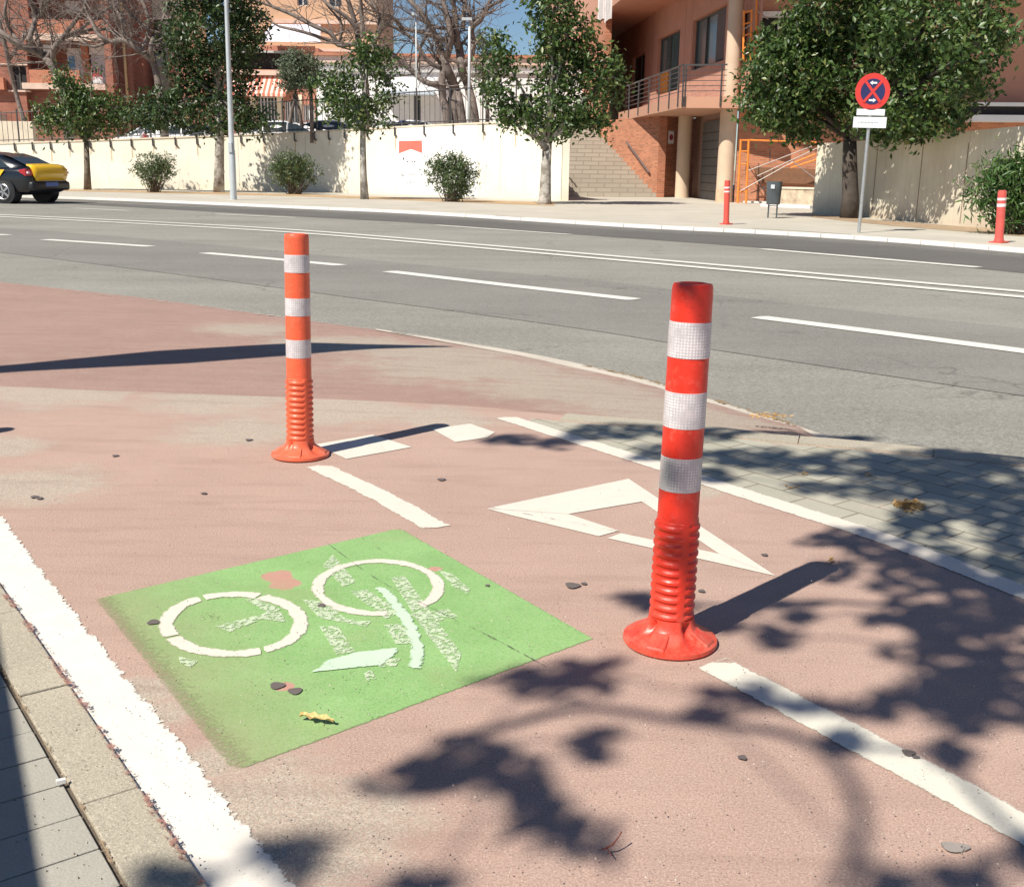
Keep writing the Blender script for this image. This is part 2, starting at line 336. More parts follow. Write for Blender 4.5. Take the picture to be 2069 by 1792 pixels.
# ------------------------------------------------------------------ near side: path plane, ramp, kerbs
E1_px = [(-700, 758), (-300, 768), (0, 780), (200, 789), (460, 798), (700, 808), (850, 815), (990, 824), (1130, 838), (1260, 850), (1390, 864), (1500, 876), (1600, 884), (1667, 890)]
E1 = [G(x, y) for x, y in resamp(E1_px, 3)]
K2_px = [(1667, 884), (1800, 899), (2069, 926), (2400, 960)]       # top edge of the kerb on the right
K2 = [G(x, y, -.0) for x, y in resamp([(1667, 890), (1800, 905), (2069, 932), (2400, 966), (4200, 1150)], 3)]
sheet('bike_path', [Vector((-9, 9.2, 0))]+E1+K2[1:]+[Vector((5.2, 0, 0)), Vector((5, -4, 0)), Vector((-9, -4, 0))], m_path)
# ramp between path level and road level
na = 60
def even(L, n):
    ds = [0]
    for i in range(1, len(L)): ds.append(ds[-1]+(L[i]-L[i-1]).length)
    out = []
    for k in range(n):
        t = ds[-1]*k/(n-1); j = max(i for i in range(len(ds)) if ds[i] <= t+1e-9); j = min(j, len(L)-2)
        out.append(L[j].lerp(L[j+1], (t-ds[j])/max(1e-9, ds[j+1]-ds[j])))
    return out
E2r = [G(x, y, ZR+.003) for x, y in resamp([p for p in E2_px if p[0] <= 1640]+[(1667, 890)], 3)]
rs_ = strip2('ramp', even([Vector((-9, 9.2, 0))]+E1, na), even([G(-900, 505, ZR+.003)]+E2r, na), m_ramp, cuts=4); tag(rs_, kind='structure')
def band(name, up, lo, z, mat, n=4, cuts=1): return tag(strip2(name, [G(x, y, z) for x, y in resamp(up, n)], [G(x, y, z) for x, y in resamp(lo, n)], mat, cuts=cuts), kind='structure')
# concrete gutter at the road edge of the ramp, with leaf dirt
band('gutter', [(760, 664), (900, 686), (1100, 720), (1290, 763), (1400, 796), (1560, 844), (1670, 880)], [(760, 667), (900, 691), (1100, 729), (1290, 779), (1400, 824), (1560, 869), (1670, 892)], ZR+.012, m_rig)
line('gutter_dirt', [(1180, 737), (1290, 762), (1400, 794), (1480, 818), (1560, 843), (1620, 862)], .05, paint('leaf_dirt', (.26, .17, .07), 2.5, .3, 30.), ZR+.017)
line('gutter_dirt', [(100, 582), (480, 628), (790, 670), (1000, 702)], .06, paint('edge_crumbs', (.50, .45, .38), 2.5, .45, 20.), ZR+.012)
# kerb flush stones along the path edge, right part
def stones(name, px, wd, ln, mat, z=.004, gap=.006, th=.1, side=1, jitter=.002):
    L = [G(x, y, 0) for x, y in resamp(px, 4)]; tot = sum((L[i+1]-L[i]).length for i in range(len(L)-1)); n = max(1, round(tot/ln)); E_ = even(L, n*4+1); mb = MB()
    NN = offs(E_, side)
    for k in range(n):
        seg = E_[k*4:k*4+5]
        for j in range(4):
            a, b = seg[j], seg[j+1]; t = (b-a).normalized(); na_2, nb_2 = NN[k*4+j]-a, NN[k*4+j+1]-b; a2 = a+t*gap if j == 0 else a; b2 = b-t*gap if j == 3 else b
            zz = z+((k*37) % 5)*jitter/5
            p = [a2, b2, b2+nb_2*wd, a2+na_2*wd]
            if side < 0: p = p[::-1]
            mb.hexa(*[Vector((q.x, q.y, z-th)) for q in p], *[Vector((q.x, q.y, zz)) for q in p])
    return mb.build(name, mat, bevel=0)
tag(stones('kerb', [(1130, 850), (1260, 860), (1390, 872), (1560, 894), (1700, 905), (1900, 925), (2150, 951), (2400, 978), (4200, 1163)], .13, .55, m_kerb, .006, gap=.0025, th=.2), kind='structure')
# kerb face down to the road on the right
kf = MB(); kk = [G(x, y, 0) for x, y in resamp([(1640, 890), (1700, 893), (2069, 931), (2400, 966), (4200, 1150)], 3)]
for i in range(len(kk)-1): a, b = kk[i], kk[i+1]; kf.add([a, b, Vector((b.x, b.y, -.2)), Vector((a.x, a.y, -.2))], [(0, 1, 2, 3)])
tag(kf.build('kerb_face', m_kerb), kind='structure')
# paver strip between the right white line and the kerb
lane = math.atan2(*(G(1700, 1050)-G(1020, 845)).yx)
tp = NT('grey_pavers'); q = tp.n('Mapping', {'Vector': tp.pos, 'Rotation': (0, 0, -lane)}).outputs[0]
b = tp.n('TexBrick', {'Vector': q, 'Color1': (.38, .365, .29), 'Color2': (.45, .43, .345), 'Mortar': (.20, .175, .13), 'Scale': 1., 'Mortar Size': .0045, 'Mortar Smooth': .3, 'Brick Width': .21, 'Row Height': .105})
cc = tp.mix(tp.mul(tp.mp(tp.noise(3, 6, .7), .45, .7), .4), b.outputs[0], (.46, .40, .33)); cc = tp.mix(tp.mul(tp.mp(tp.noise(190, 4, .8), .52, .62), .3), cc, (.18, .16, .13)); cc = tp.mix(tp.mul(tp.mp(tp.noise(6, 6, .8), .60, .66), .35), cc, (.56, .36, .30))
tp.bump(b.outputs[1], -.6, .006); m_pav = tp.fin(cc, .85, .25)
up_ = [(1070, 845), (1130, 851), (1260, 861), (1390, 873), (1560, 895), (1700, 906), (2069, 944), (2400, 979), (4200, 1165)]
lo_ = [(1080, 862), (1180, 890), (1330, 935), (1480, 983), (1640, 1035), (1800, 1086), (2130, 1215), (2500, 1380), (4200, 2160)]
tag(strip2('paver_strip', even([G(x, y, .0015) for x, y in resamp(up_, 3)], 30), even([G(x, y, .0015) for x, y in resamp(lo_, 3)], 30), m_pav, cuts=2), kind='structure')
# white lines of the path
zw = .0025
line('path_edge_line', [(1018, 842), (1180, 893), (1330, 940), (1480, 989), (1640, 1040), (1800, 1092), (2069, 1196), (2350, 1310), (4200, 2085)], .10, m_white, zw)
line('path_edge_line', [(-80, 985), (45, 1172), (191, 1370), (340, 1570), (502, 1790), (640, 1970)], .128, m_whiteL, zw)
line('path_centre_line', [(640, 940), (770, 1002), (884, 1066)], .095, m_white, zw)
line('path_centre_line', [(1436, 1338), (1700, 1475), (2069, 1672), (2700, 2020)], .10, m_wdash, zw)
def poly(name, px, mat, z=.009, inset=.14, e=.03):
    P_ = [G(x, y, z) for x, y in px]; c = sum(P_, Vector())/len(P_); n = len(P_)
    q = [p.lerp(c, min(.45, .03/max(.031, (p-c).length))) for p in P_]; mb = MB(); mb.v = P_+q+[c]; mb.e = [0.]*n+[e]*n+[e]
    mb.f = [(i, (i+1) % n, n+(i+1) % n, n+i) for i in range(n)]+[(n+i, n+(i+1) % n, 2*n) for i in range(n)]
    return tag(mb.build(name, mat), kind='structure')
# give-way triangle
def quadp(name, px, mat, z):
    mb = MB(); mb.v = [G(x, y, z) for x, y in px]; mb.e = [.04]*len(px); mb.f = [tuple(range(len(px)))]; return tag(mb.build(name, mat), kind='structure')
for q_ in ([(984, 1027), (1270, 967), (1297, 1013), (1149, 1038)], [(1270, 967), (1567, 1163), (1452, 1118), (1297, 1013)], [(984, 1027.5), (1149, 1038.3), (1250, 1072), (1210, 1083), (1034, 1041)], [(1255, 1077), (1452, 1118.3), (1567, 1163.3), (1420, 1130), (1227, 1087)]):
    quadp('give_way_triangle', q_, m_white, zw)
quadp('crossing_block', [(635, 898), (752, 878), (832, 903), (700, 927)], m_white, zw); quadp('crossing_block', [(872, 866), (950, 856), (1000, 873), (984, 884), (920, 893)], m_white, zw)
# green box with the worn bicycle
gc = [G(*p, .0015) for p in ((190, 1210), (808, 1066), (1200, 1290), (470, 1560))]; mb = MB(); mb.e = []; N = 40
for i in range(N+1):
    for j in range(N+1):
        u, v = i/N, j/N; p = gc[0].lerp(gc[1], u).lerp(gc[3].lerp(gc[2], u), v); mb.v.append(p); mb.e.append(min(u, 1-u, v, 1-v)*.95)
mb.f = [(i*(N+1)+j, (i+1)*(N+1)+j, (i+1)*(N+1)+j+1, i*(N+1)+j+1) for i in range(N) for j in range(N)]
t = NT('green_path_paint'); e = t.n('Attribute', attribute_name='edge').outputs['Fac']
c = t.mix(t.mp(t.noise(4, 6, .7), .35, .65), (.225, .405, .140), (.285, .485, .185)); c = t.mix(t.mul(t.mp(t.noise(170, 4, .8), .5, .64), .5), c, (.10, .22, .06)); c = t.mix(t.mul(t.mp(t.noise(160, 4, .8), .45, .36), .3), c, (.42, .62, .3))
A0 = G(190, 1210); A1 = G(470, 1560); dd = (A1-A0).normalized(); nrm = Vector((-dd.y, dd.x, 0))
dist = t.ma('SUBTRACT', t.n('VectorMath', {0: t.pos, 1: tuple(nrm)}, operation='DOT_PRODUCT').outputs['Value'], A0.dot(nrm))
dist = t.ma('ABSOLUTE', dist)
fd = t.ma('ADD', t.mp(dist, .0, .42, .72, 0.), t.mul(t.ma('SUBTRACT', t.noise(7, 6, .7), .5), .55)); fd = t.mul(t.mp(fd, .15, .85), .7)
c = t.mix(fd, c, (.33, .29, .17)); 
patch = spots(t, [W(560, 1165, .07), W(575, 1180, .07), W(575, 1387, .035), W(880, 1150, .03)]); pm = t.mp(t.ma('ADD', t.mul(patch, .8), t.mul(t.noise(25, 5, .8), .6)), .74, .78); c = t.mix(pm, c, (.50, .27, .21))
br = t.mp(t.noise(2.1, 5, .6), .52, .68); c = t.mix(t.mul(br, .55), c, (.29, .34, .15)); c = t.mix(t.mul(t.mp(t.noise(60, 6, .85), .5, .66), .35), c, (.40, .42, .26))
t.alpha(t.mul(t.mp(t.ma('ADD', t.mul(e, 55), t.mul(t.ma('SUBTRACT', t.noise(60, 5, .7), .5), .8)), .0, .3), t.mp(t.ma('ADD', dist, t.mul(t.ma('SUBTRACT', t.noise(90, 6, .85), .5), .20)), -.02, .05))); t.bump(t.noise(230, 3), .3, .003)
tag(mb.build('green_box', t.fin(c, .65, .35)), kind='structure')
zs = .0036
def ring(cx, cy, rx, ry, a0, a1, n, skew=0.):
    out = []
    for i in range(n+1):
        a = R(a0+(a1-a0)*i/n); out.append((cx+rx*math.cos(a)+skew*math.sin(a), cy-ry*math.sin(a)))
    return out
for a0, a1 in ((-62, 68), (70, 118), (121, 204), (207, 296)): line('bicycle_wheel_marking', ring(472, 1260, 136, 60, a0, a1, 10, 4), .043, m_white, zs, n=2)
line('bicycle_wheel_marking', ring(764, 1186, 122, 53, -45, 280, 26, 2), .037, m_white, zs, n=2)
line('bicycle_marking', [(768, 1185), (800, 1222), (832, 1270), (843, 1315), (837, 1350)], .034, m_pale, .0045)
poly('bicycle_marking', [(625, 1358), (660, 1332), (710, 1318), (808, 1306), (800, 1322), (768, 1344), (700, 1350)], m_pale, .0042)
for i, pl in enumerate([[(652, 1142), (672, 1120), (720, 1175), (692, 1185)], [(790, 1167), (817, 1162), (932, 1320), (922, 1357), (850, 1265)], [(820, 1242), (905, 1230), (925, 1245), (880, 1255)], [(707, 1195), (740, 1190), (810, 1235), (780, 1250)], [(610, 1210), (655, 1215), (700, 1250), (750, 1255), (740, 1266), (645, 1248)],
      [(432, 1265), (530, 1240), (560, 1225), (580, 1257), (530, 1250), (465, 1276)], [(495, 1210), (515, 1207), (568, 1230), (545, 1241)], [(645, 1265), (682, 1264), (718, 1316), (680, 1322)], [(775, 1262), (830, 1258), (850, 1300), (800, 1300)], [(885, 1150), (915, 1160), (950, 1190), (945, 1200), (915, 1185)], [(735, 1360), (750, 1352), (760, 1370), (742, 1376)], [(770, 1330), (810, 1330), (800, 1345), (765, 1348)], [(360, 1325), (400, 1335), (385, 1348), (365, 1340)]]):
    quadp('old_bicycle_marking', pl, m_wworn, .0030+i*.00004)
line('old_bicycle_marking', ring(470, 1262, 164, 73, 60, 215, 12, 4), .03, m_wworn2, .0027, n=2); line('old_bicycle_marking', ring(780, 1195, 150, 66, -40, 70, 12, 2), .035, m_wworn2, .0027, n=2); line('old_bicycle_marking', ring(600, 1290, 150, 60, -60, 30, 12, 2), .06, m_wworn2, .0026, n=2)
line('old_bicycle_marking', [(560, 1310), (700, 1360), (860, 1372)], .07, m_wworn2, .0025)
# grey hairline saw cut through the box, stains, gum spots
m_cut = paint('saw_cut', (.12, .115, .10), .2, 0.05)
line('saw_cut', [(660, 1096), (780, 1180), (1000, 1290), (1120, 1355)], .006, m_cut, .0052); line('saw_cut', [(730, 1085), (800, 1130)], .005, m_cut, .0052); line('saw_cut', [(984, 1023), (1147, 1053), (1300, 1083)], .004, m_cut, .0052)
m_gum = paint('old_gum', (.15, .125, .115), .25, 0, dirt=.4, ragsc=90.)
def blob(name, x, y, rx, mat, z=.0045, asp=1., n=18, rag=.13):
    c = G(x, y, z); mb = MB(); mb.e = [0.]*n+[.03]*n
    for f in (1.12, .8):
        for k in range(n): a = 2*math.pi*k/n; r = rx*f*(1+.13*math.sin(3*a+x)); mb.v.append(c+Vector((math.cos(a)*r, math.sin(a)*r*asp, 0)))
    mb.f = [(k, (k+1) % n, n+(k+1) % n, n+k) for k in range(n)]+[tuple(range(n, 2*n))]; return tag(mb.build(name, mat), kind='structure')
m_bare = plain('bare_patch', (.42, .26, .21), .9, .2, 40.)
for x, y, r in ((1157, 1182, .019), (1180, 1178, .008), (1418, 1193, .009), (1545, 1120, .009), (892, 968, .014), (503, 888, .014), (233, 920, .012), (70, 1003, .013), (80, 1006, .011), (412, 996, .010), (596, 1395, .014), (560, 1384, .015), (310, 1256, .014), (650, 1222, .01), (985, 1182, .006), (1500, 1529, .008)): blob('gum_spot', x, y, r, m_gum)
blob('gum_spot', 1930, 1710, .022, paint('grey_gum', (.33, .29, .26), .3, .1, 90.), asp=.6, rag=.4)
m_wsplat = paint('white_splat', (.8, .76, .72), 1.5, .35, 70.)
poly('paint_splat', [(1335, 1515), (1365, 1512), (1368, 1530), (1340, 1534)], m_wsplat, .004, e=.01)
blob('hole_in_line', 1836, 1520, .012, m_gum, rag=.5); blob('hole_in_line', 1850, 1528, .007, m_gum, rag=.5)
# left kerb stones and pavement tiles
zt = .012
kin = [(-40, 1095), (0, 1172), (190, 1470), (400, 1800), (500, 1960)]
def along(p, q, s): return p+(q-p)*s
Ka, Kb = G(-10, 1172), G(412, 1792); kd = (Kb-Ka).normalized(); kn = Vector((kd.y, -kd.x, 0))       # kn points to the left of the picture
if kn.x > 0: kn = -kn
kw = (G(175, 1640)-G(285, 1595)).dot(kn)
j1 = (G(140, 1392)-Ka).dot(kd); j2 = (G(283, 1600)-Ka).dot(kd); step = j2-j1; kmb = MB()
kw = max(.085, min(.16, kw)); print('kerb step', step, 'width', kw)
for k in range(-4, 6):
    s0, s1 = j1+step*k+.0025, j1+step*(k+1)-.0025; p = [Ka+kd*s0, Ka+kd*s1, Ka+kd*s1+kn*kw, Ka+kd*s0+kn*kw]
    kmb.hexa(*[Vector((q.x, q.y, -.1)) for q in p][::-1], *[Vector((q.x, q.y, zt+(k % 3)*.001)) for q in p][::-1])
tag(kmb.build('kerb', m_kerb, bevel=.003), kind='structure')
sheet('pavement_bed', [Vector((q.x, q.y, .004)) for q in (Ka-kd*3, Ka+kd*3, Ka+kd*3+kn*5, Ka-kd*3+kn*5)], m_joint)
tm = MB(); tw = (G(96, 1518)-G(70, 1467)).dot(kd); tw = .105 if not .06 < tw < .2 else tw; print('tile', tw)
for r in range(-30, 22):
    for c_ in range(0, 14):
        s0 = tw*(r+.5*(c_ % 2))+.002; s1 = s0+tw-.004; a0 = kw+.008+c_*tw*2+.002; a1 = a0+tw*2-.004
        p = [Ka+kd*s0+kn*a0, Ka+kd*s1+kn*a0, Ka+kd*s1+kn*a1, Ka+kd*s0+kn*a1]; zz = zt-.002+random.uniform(0, .0015)
        tm.hexa(*[Vector((q.x, q.y, -.05)) for q in p][::-1], *[Vector((q.x, q.y, zz)) for q in p][::-1])
tag(tm.build('near_pavement', m_tile, bevel=.0015), kind='structure')
line('kerb_dirt', [(-30, 1300), (45, 1420), (175, 1645), (252, 1792)], .008, paint('kerb_dirt', (.34, .24, .15), .8, .3, 150.), .0155)
line('kerb_dirt', [(-10, 1172), (137, 1375), (285, 1600), (412, 1792)], .016, paint('red_overspray', (.36, .19, .15), 1., .3, 110.), .0165)
# ------------------------------------------------------------------ near flexible bollards
def plastic(name, col, rough=.38):
    t = NT(name); c = t.mix(t.mp(t.noise(20, 5, .7, vec=t.obj()), .3, .7), sc(col, .86), sc(col, 1.05))
    c = t.mix(t.mul(t.mp(t.noise(90, 4, .8, vec=t.obj()), .56, .68), .45), c, sc(col, .45)); sz_ = t.n('SeparateXYZ', {0: t.obj()}).outputs[2]; c = t.mix(t.mul(t.mp(sz_, .16, .0, 0., .55), t.mp(t.noise(28, 5, .8, vec=t.obj()), .35, .65)), c, (.42, .20, .13)); c = t.mix(t.mul(t.mp(t.noise(9, 6, .75, vec=t.obj()), .55, .68), .3), c, (.90, .30, .22)); t.bump(t.noise(120, 3, vec=t.obj()), .12, .003)
    return t.fin(c, t.mp(t.noise(30, 3, vec=t.obj()), .3, .7, rough-.1, rough+.12), .5)
t = NT('reflective_band'); o_ = t.obj(); sp = t.n('SeparateXYZ', {0: o_}); ang = t.ma('ARCTAN2', sp.outputs[1], sp.outputs[0])
c = t.mix(t.mp(t.noise(60, 4, vec=o_), .35, .7), (.66, .60, .61), (.52, .49, .51)); vv = t.n('CombineXYZ', {0: t.mul(ang, .045), 1: sp.outputs[2]}).outputs[0]
vo = t.n('TexVoronoi', {'Vector': vv, 'Scale': 150., 'Randomness': .12}).outputs['Distance']; c = t.mix(t.mul(t.mp(vo, .30, .1), t.mp(t.noise(22, 2, vec=o_), .42, .5)), c, (.97, .95, .95)); c = t.mix(t.mul(t.mp(vo, .45, .6), .5), c, (.40, .37, .39)); c = t.mix(t.mul(t.mp(t.noise(14, 5, .7, vec=o_), .45, .65), .4), c, (.42, .38, .38)); t.bump(vo, .12, .002); m_refl = t.fin(c, .28, .7)
def flex_bollard(name, x, y, yt, label, col, lean=0., leany=0., turn=0.):
    b0 = G(x, y); H = hgt(b0, yt)*(1/math.cos(lean)); k = H/.79
    th = thing(name, (0, 0, 0), label, 'bollard', 'flexible orange bollards on the bicycle path')
    mo = plastic('orange_plastic', col); r = .0455*k
    base = MB(); prof = [(.101*k, .0), (.104*k, .004), (.103*k, .012*k), (.094*k, .015*k), (.080*k, .021*k), (.062*k, .033*k), (.052*k, .048*k), (.049*k, .064*k)]
    def notch(a, rr, z):
        s_ = .5+.5*math.cos(a*4+.6); d = max(0, s_-.78)/.22
        return rr-(.014*k*d if .02*k < z < .06*k else 0)
    base.lathe(prof, 72, fr=notch); base.build('base', mo, th, True, auto=45)
    for a in range(4):                                  # raised lugs moulded on the foot
        lg = MB(); an = a*math.pi/2+.35; c = Vector((math.cos(an), math.sin(an), 0)); q = Vector((-c.y, c.x, 0))
        lg.hexa(c*.055*k-q*.022*k+Vector((0, 0, .010*k)), c*.097*k-q*.024*k+Vector((0, 0, .008*k)), c*.097*k+q*.024*k+Vector((0, 0, .008*k)), c*.055*k+q*.022*k+Vector((0, 0, .010*k)),
                c*.050*k-q*.018*k+Vector((0, 0, .044*k)), c*.094*k-q*.021*k+Vector((0, 0, .018*k)), c*.094*k+q*.021*k+Vector((0, 0, .018*k)), c*.050*k+q*.018*k+Vector((0, 0, .044*k)))
        lg.build('lug', mo, th, bevel=.003)
    z1, z2 = .064*k, .285*k                            # ribbed lower third
    rib = MB(); prof = []
    nz = 110
    for i in range(nz+1): prof.append((r*1.03, z1+(z2-z1)*i/nz))
    def ribs(a, rr, z):
        ph = (z-z1)/(z2-z1)*11; s_ = .5-.5*math.cos(2*math.pi*ph)
        gap = min(1, max(0, (abs(math.sin(a*2+.9))-.34)*7)); sh = .5+.5*math.tanh(3*(math.sin(2*math.pi*ph-.5)))
        return rr+gap*(.0046*k*sh-.0022*k)+(1-gap)*.0012*k
    rib.lathe(prof, 96, fr=ribs); rib.build('ribbed_sleeve', mo, th, True)
    up = MB(); zt_ = H; pr_ = [(r*.985, z2), (r*.965, z2+.004), (r*.955, zt_*.75), (r*.93, zt_-.018*k), (r*.915, zt_-.008*k), (r*.86, zt_-.002*k), (r*.6, zt_), (r*.58, zt_-.006*k), (r*.2, zt_-.007*k)]
    up.lathe(pr_, 64); up.build('post', mo, th, True, auto=50)
    for f0, f1 in ((.355, .443), (.555, .645), (.76, .85)) if False else BANDS[name+str(int(x))]:
        bd = MB(); bd.lathe([(r*.955, H*f0), (r*.978, H*f0+.001), (r*.968, H*f1-.001), (r*.94, H*f1)], 64); bd.build('reflective_band', m_refl, th, True, auto=40)
    th.location = b0+Vector((0, 0, .001)); th.rotation_euler = (leany, lean, turn)
    return th
def hb(x, y, ys, yt):                       # share of the height at which each picture row lies
    b0 = G(x, y); H = hgt(b0, yt); return [hgt(b0, v)/H for v in ys]
fa = hb(607, 921, [723, 686, 639, 603, 552, 516], 473); na_ = hb(1353, 1296, [988, 920, 862, 790, 722, 650], 573)
BANDS = {'flexible_bollard607': [(fa[0], fa[1]), (fa[2], fa[3]), (fa[4], fa[5])], 'flexible_bollard1353': [(na_[0], na_[1]), (na_[2], na_[3]), (na_[4], na_[5])]}
flex_bollard('flexible_bollard', 607, 921, 473, 'upright orange flexible bollard beside the white crossing blocks, farther of the two on the path', (.84, .13, .055), lean=R(1.75), turn=1.19)
flex_bollard('flexible_bollard', 1353, 1296, 573, 'large red-orange flexible bollard leaning slightly right at the start of the dashed centre line', (.78, .040, .020), lean=R(1.0), turn=.72)
BANDS['flexible_bollard-160'] = BANDS['flexible_bollard607']
tip = G(8, 868); 
p_ = tip-Vector((math.cos(SUN_AZ), math.sin(SUN_AZ), 0))*(.86/math.tan(SUN_EL)); px_, py_, _ = proj(p_)
BANDS['flexible_bollard'+str(int(px_))] = BANDS['flexible_bollard607']
flex_bollard('flexible_bollard', px_, py_, proj((p_.x, p_.y, .86))[1], 'orange flexible bollard left of the picture whose shadow tip reaches the path', (.86, .125, .035))
# ------------------------------------------------------------------ two plain red bollards on the far pavement
def red_bollard(x, y, yt, xt, label, col, wd, fr):
    b0 = G(x, y); H = hgt(b0, yt); th = thing('red_bollard', b0, label, 'bollard', 'red bollards on the far pavement')
    top = Vector((0, 0, H)); tx = (xt-x)/proj(b0)[2]*0
    m_ = plain('faded_red_plastic', col, .5, .12, 6.); P0 = b0; r = wd/2
    mb = MB(); mb.lathe([(r*1.25, 0), (r*1.3, .02), (r*1.1, .05), (r*1.05, .08), (r, .1), (r, H-.03), (r*.9, H), (r*.2, H)], 24, c=b0); mb.build('post', m_, th, True, auto=40)
    mb = MB(); mb.box(b0+Vector((0, 0, .012)), (r*3.4, r*3.4, .024), .6); mb.build('foot_plate', m_, th)
    for a, c_ in fr:
        q = MB(); q.lathe([(r*1.0, H*a), (r*1.04, H*a+.002), (r*1.04, H*c_-.002), (r*1.0, H*c_)], 24, c=b0); q.build('reflective_band', plain('band_white', (.75, .72, .72), .3), th, True, auto=40)
    dx = (xt-x-0)*1.0; th.rotation_euler = (0, math.atan2((xt-x-(-0.0)), (y-yt))-(x-CXX)*1.2e-4, 0)
    return th
red_bollard(2018, 491, 385, 2025, 'red bollard with two white bands in front of the oleander at the right edge', (.62, .10, .08), .135, ((.69, .75), (.81, .86)))
red_bollard(1467, 454, 365, 1469, 'slimmer red bollard standing left of the litter bin', (.62, .085, .06), .115, ((.73, .765), (.82, .855)))
# ------------------------------------------------------------------ no stopping sign
b0 = G(1735, 471); Hs = hgt(b0, 152); sg = thing('parking_sign', b0, 'round red and blue no stopping sign over two white plates on a leaning grey pole', 'road sign')
m_steel = plain('galvanised_steel', (.45, .46, .46), .45, .1, 8., metal=.6); m_sr = plain('sign_red', (.72, .06, .05), .4, .06, 9.); m_sb = plain('sign_blue', (.035, .04, .13), .4, .1); m_sw = plain('sign_white', (.85, .85, .87), .4, .03)
k = proj(b0)[2]/F                                        # metres per picture unit here
ln = Vector((.095, 0, 1)).normalized(); ln = Vector((.004, 0, 1)).normalized()
pt = lambda h_: b0+ln*(h_/ln.z)
mb = MB(); mb.tube([b0, pt(Hs*.98)], .030, 12); mb.build('pole', m_steel, sg, True, auto=40)
sx = X0.copy(); up = (ln-sx*ln.dot(sx)).normalized(); sx = Vector((ln.z, 0, -ln.x)).normalized(); fr_ = sx.cross(ln); fr_ = -fr_ if fr_.y > 0 else fr_
hc = hgt(b0, 186); cen = pt(hc)+fr_*.045; rad = 34.5*k; ryy = rad
def disc(r, d, th_=.006, c=cen, n=48):
    return [c+fr_*d+sx*math.cos(2*math.pi*i/n)*r*.98+ln*math.sin(2*math.pi*i/n)*r for i in range(n)]
mb = MB(); mb.prism(disc(rad, 0), -fr_*.02); mb.build('red_disc', m_sr, sg)
mb = MB(); mb.prism(disc(rad*.70, .004), -fr_*.002); mb.build('blue_field', m_sb, sg)
mb = MB()
for s_ in (1, -1):
    d = (sx*.64*s_+ln*.77).normalized(); mb.bar(cen+fr_*(.0075+.0015*s_)-d*rad*.75, cen+fr_*(.0075+.0015*s_)+d*rad*.75, rad*.15, .003, up=fr_)
mb.build('red_cross', m_sr, sg)
for s_ in (1, -1):
    mb = MB(); c0 = cen+ln*rad*.47*s_+fr_*.0095; a = -s_
    pp = [(-.19, -.05), (.05, -.05), (.05, -.12), (.22, 0), (.05, .12), (.05, .05), (-.19, .05)]
    mb.prism([c0+sx*u*a*rad+ln*v*rad for u, v in pp], fr_*.002); mb.build('white_arrow', m_sw, sg)
for (y0, y1, hw, nm) in ((221, 234, 27.5, 'narrow_plate'), (237, 259, 32.5, 'lower_plate')):
    ha, hb_ = hgt(b0, y1), hgt(b0, y0); c0 = pt((ha+hb_)/2)+fr_*.045; hh = (hb_-ha)/2
    mb = MB(); mb.prism([c0-sx*hw*k-ln*hh, c0+sx*hw*k-ln*hh, c0+sx*hw*k+ln*hh, c0-sx*hw*k+ln*hh], -fr_*.015); pl = mb.build(nm, m_sw, sg)
def text(s_, name, p, xdir, updir, size, mat, parent, ext=.001):
    cu = bpy.data.curves.new(name, 'FONT'); cu.body = s_; cu.size = size; cu.align_x = 'CENTER'; cu.align_y = 'CENTER'; cu.extrude = ext
    zz = xdir.cross(updir).normalized(); o = bpy.data.objects.new('tmp', cu); COL.objects.link(o); bpy.context.view_layer.update()
    me = bpy.data.meshes.new_from_object(o.evaluated_get(bpy.context.evaluated_depsgraph_get())); bpy.data.objects.remove(o)
    mm = Matrix((xdir, updir, zz)).transposed().to_4x4(); mm.translation = p; me.transform(mm); me.transform(Matrix.Translation(-wloc(parent))); me.materials.append(mat)
    o = bpy.data.objects.new(name, me); COL.objects.link(o); o.parent = parent; return o
def scribble(name, c, xd, ud, n, wd, ht, mat, parent, nrm, seed=1):       # weathered lettering, only broken strokes are left
    r_ = random.Random(seed); mb = MB()
    for i in range(n):
        p = c+xd*wd*((i+.5)/n-.5+r_.uniform(-.01, .01)); h_ = ht*r_.uniform(.5, 1); a = r_.choice((0, 1, 2))
        if a == 0: mb.bar(p-ud*h_*.5, p+ud*h_*.5, wd/n*.34, .001, up=nrm)
        elif a == 1: mb.bar(p-xd*wd/n*.35-ud*h_*.3, p+xd*wd/n*.35+ud*h_*.2, wd/n*.25, .001, up=nrm)
        else: mb.bar(p-xd*wd/n*.35-ud*h_*.35, p+xd*wd/n*.35-ud*h_*.35, wd/n*.25, .001, up=nrm); mb.bar(p-ud*h_*.35, p+ud*h_*.1, wd/n*.25, .0012, up=nrm)
    return mb.build(name, mat, parent)
m_gink = plain('grey_ink', (.30, .30, .32), .6)
scribble('lettering', c0+fr_*.003-sx*4*k, sx, ln, 13, 40*k, 4.*k, m_gink, sg, fr_, 4)
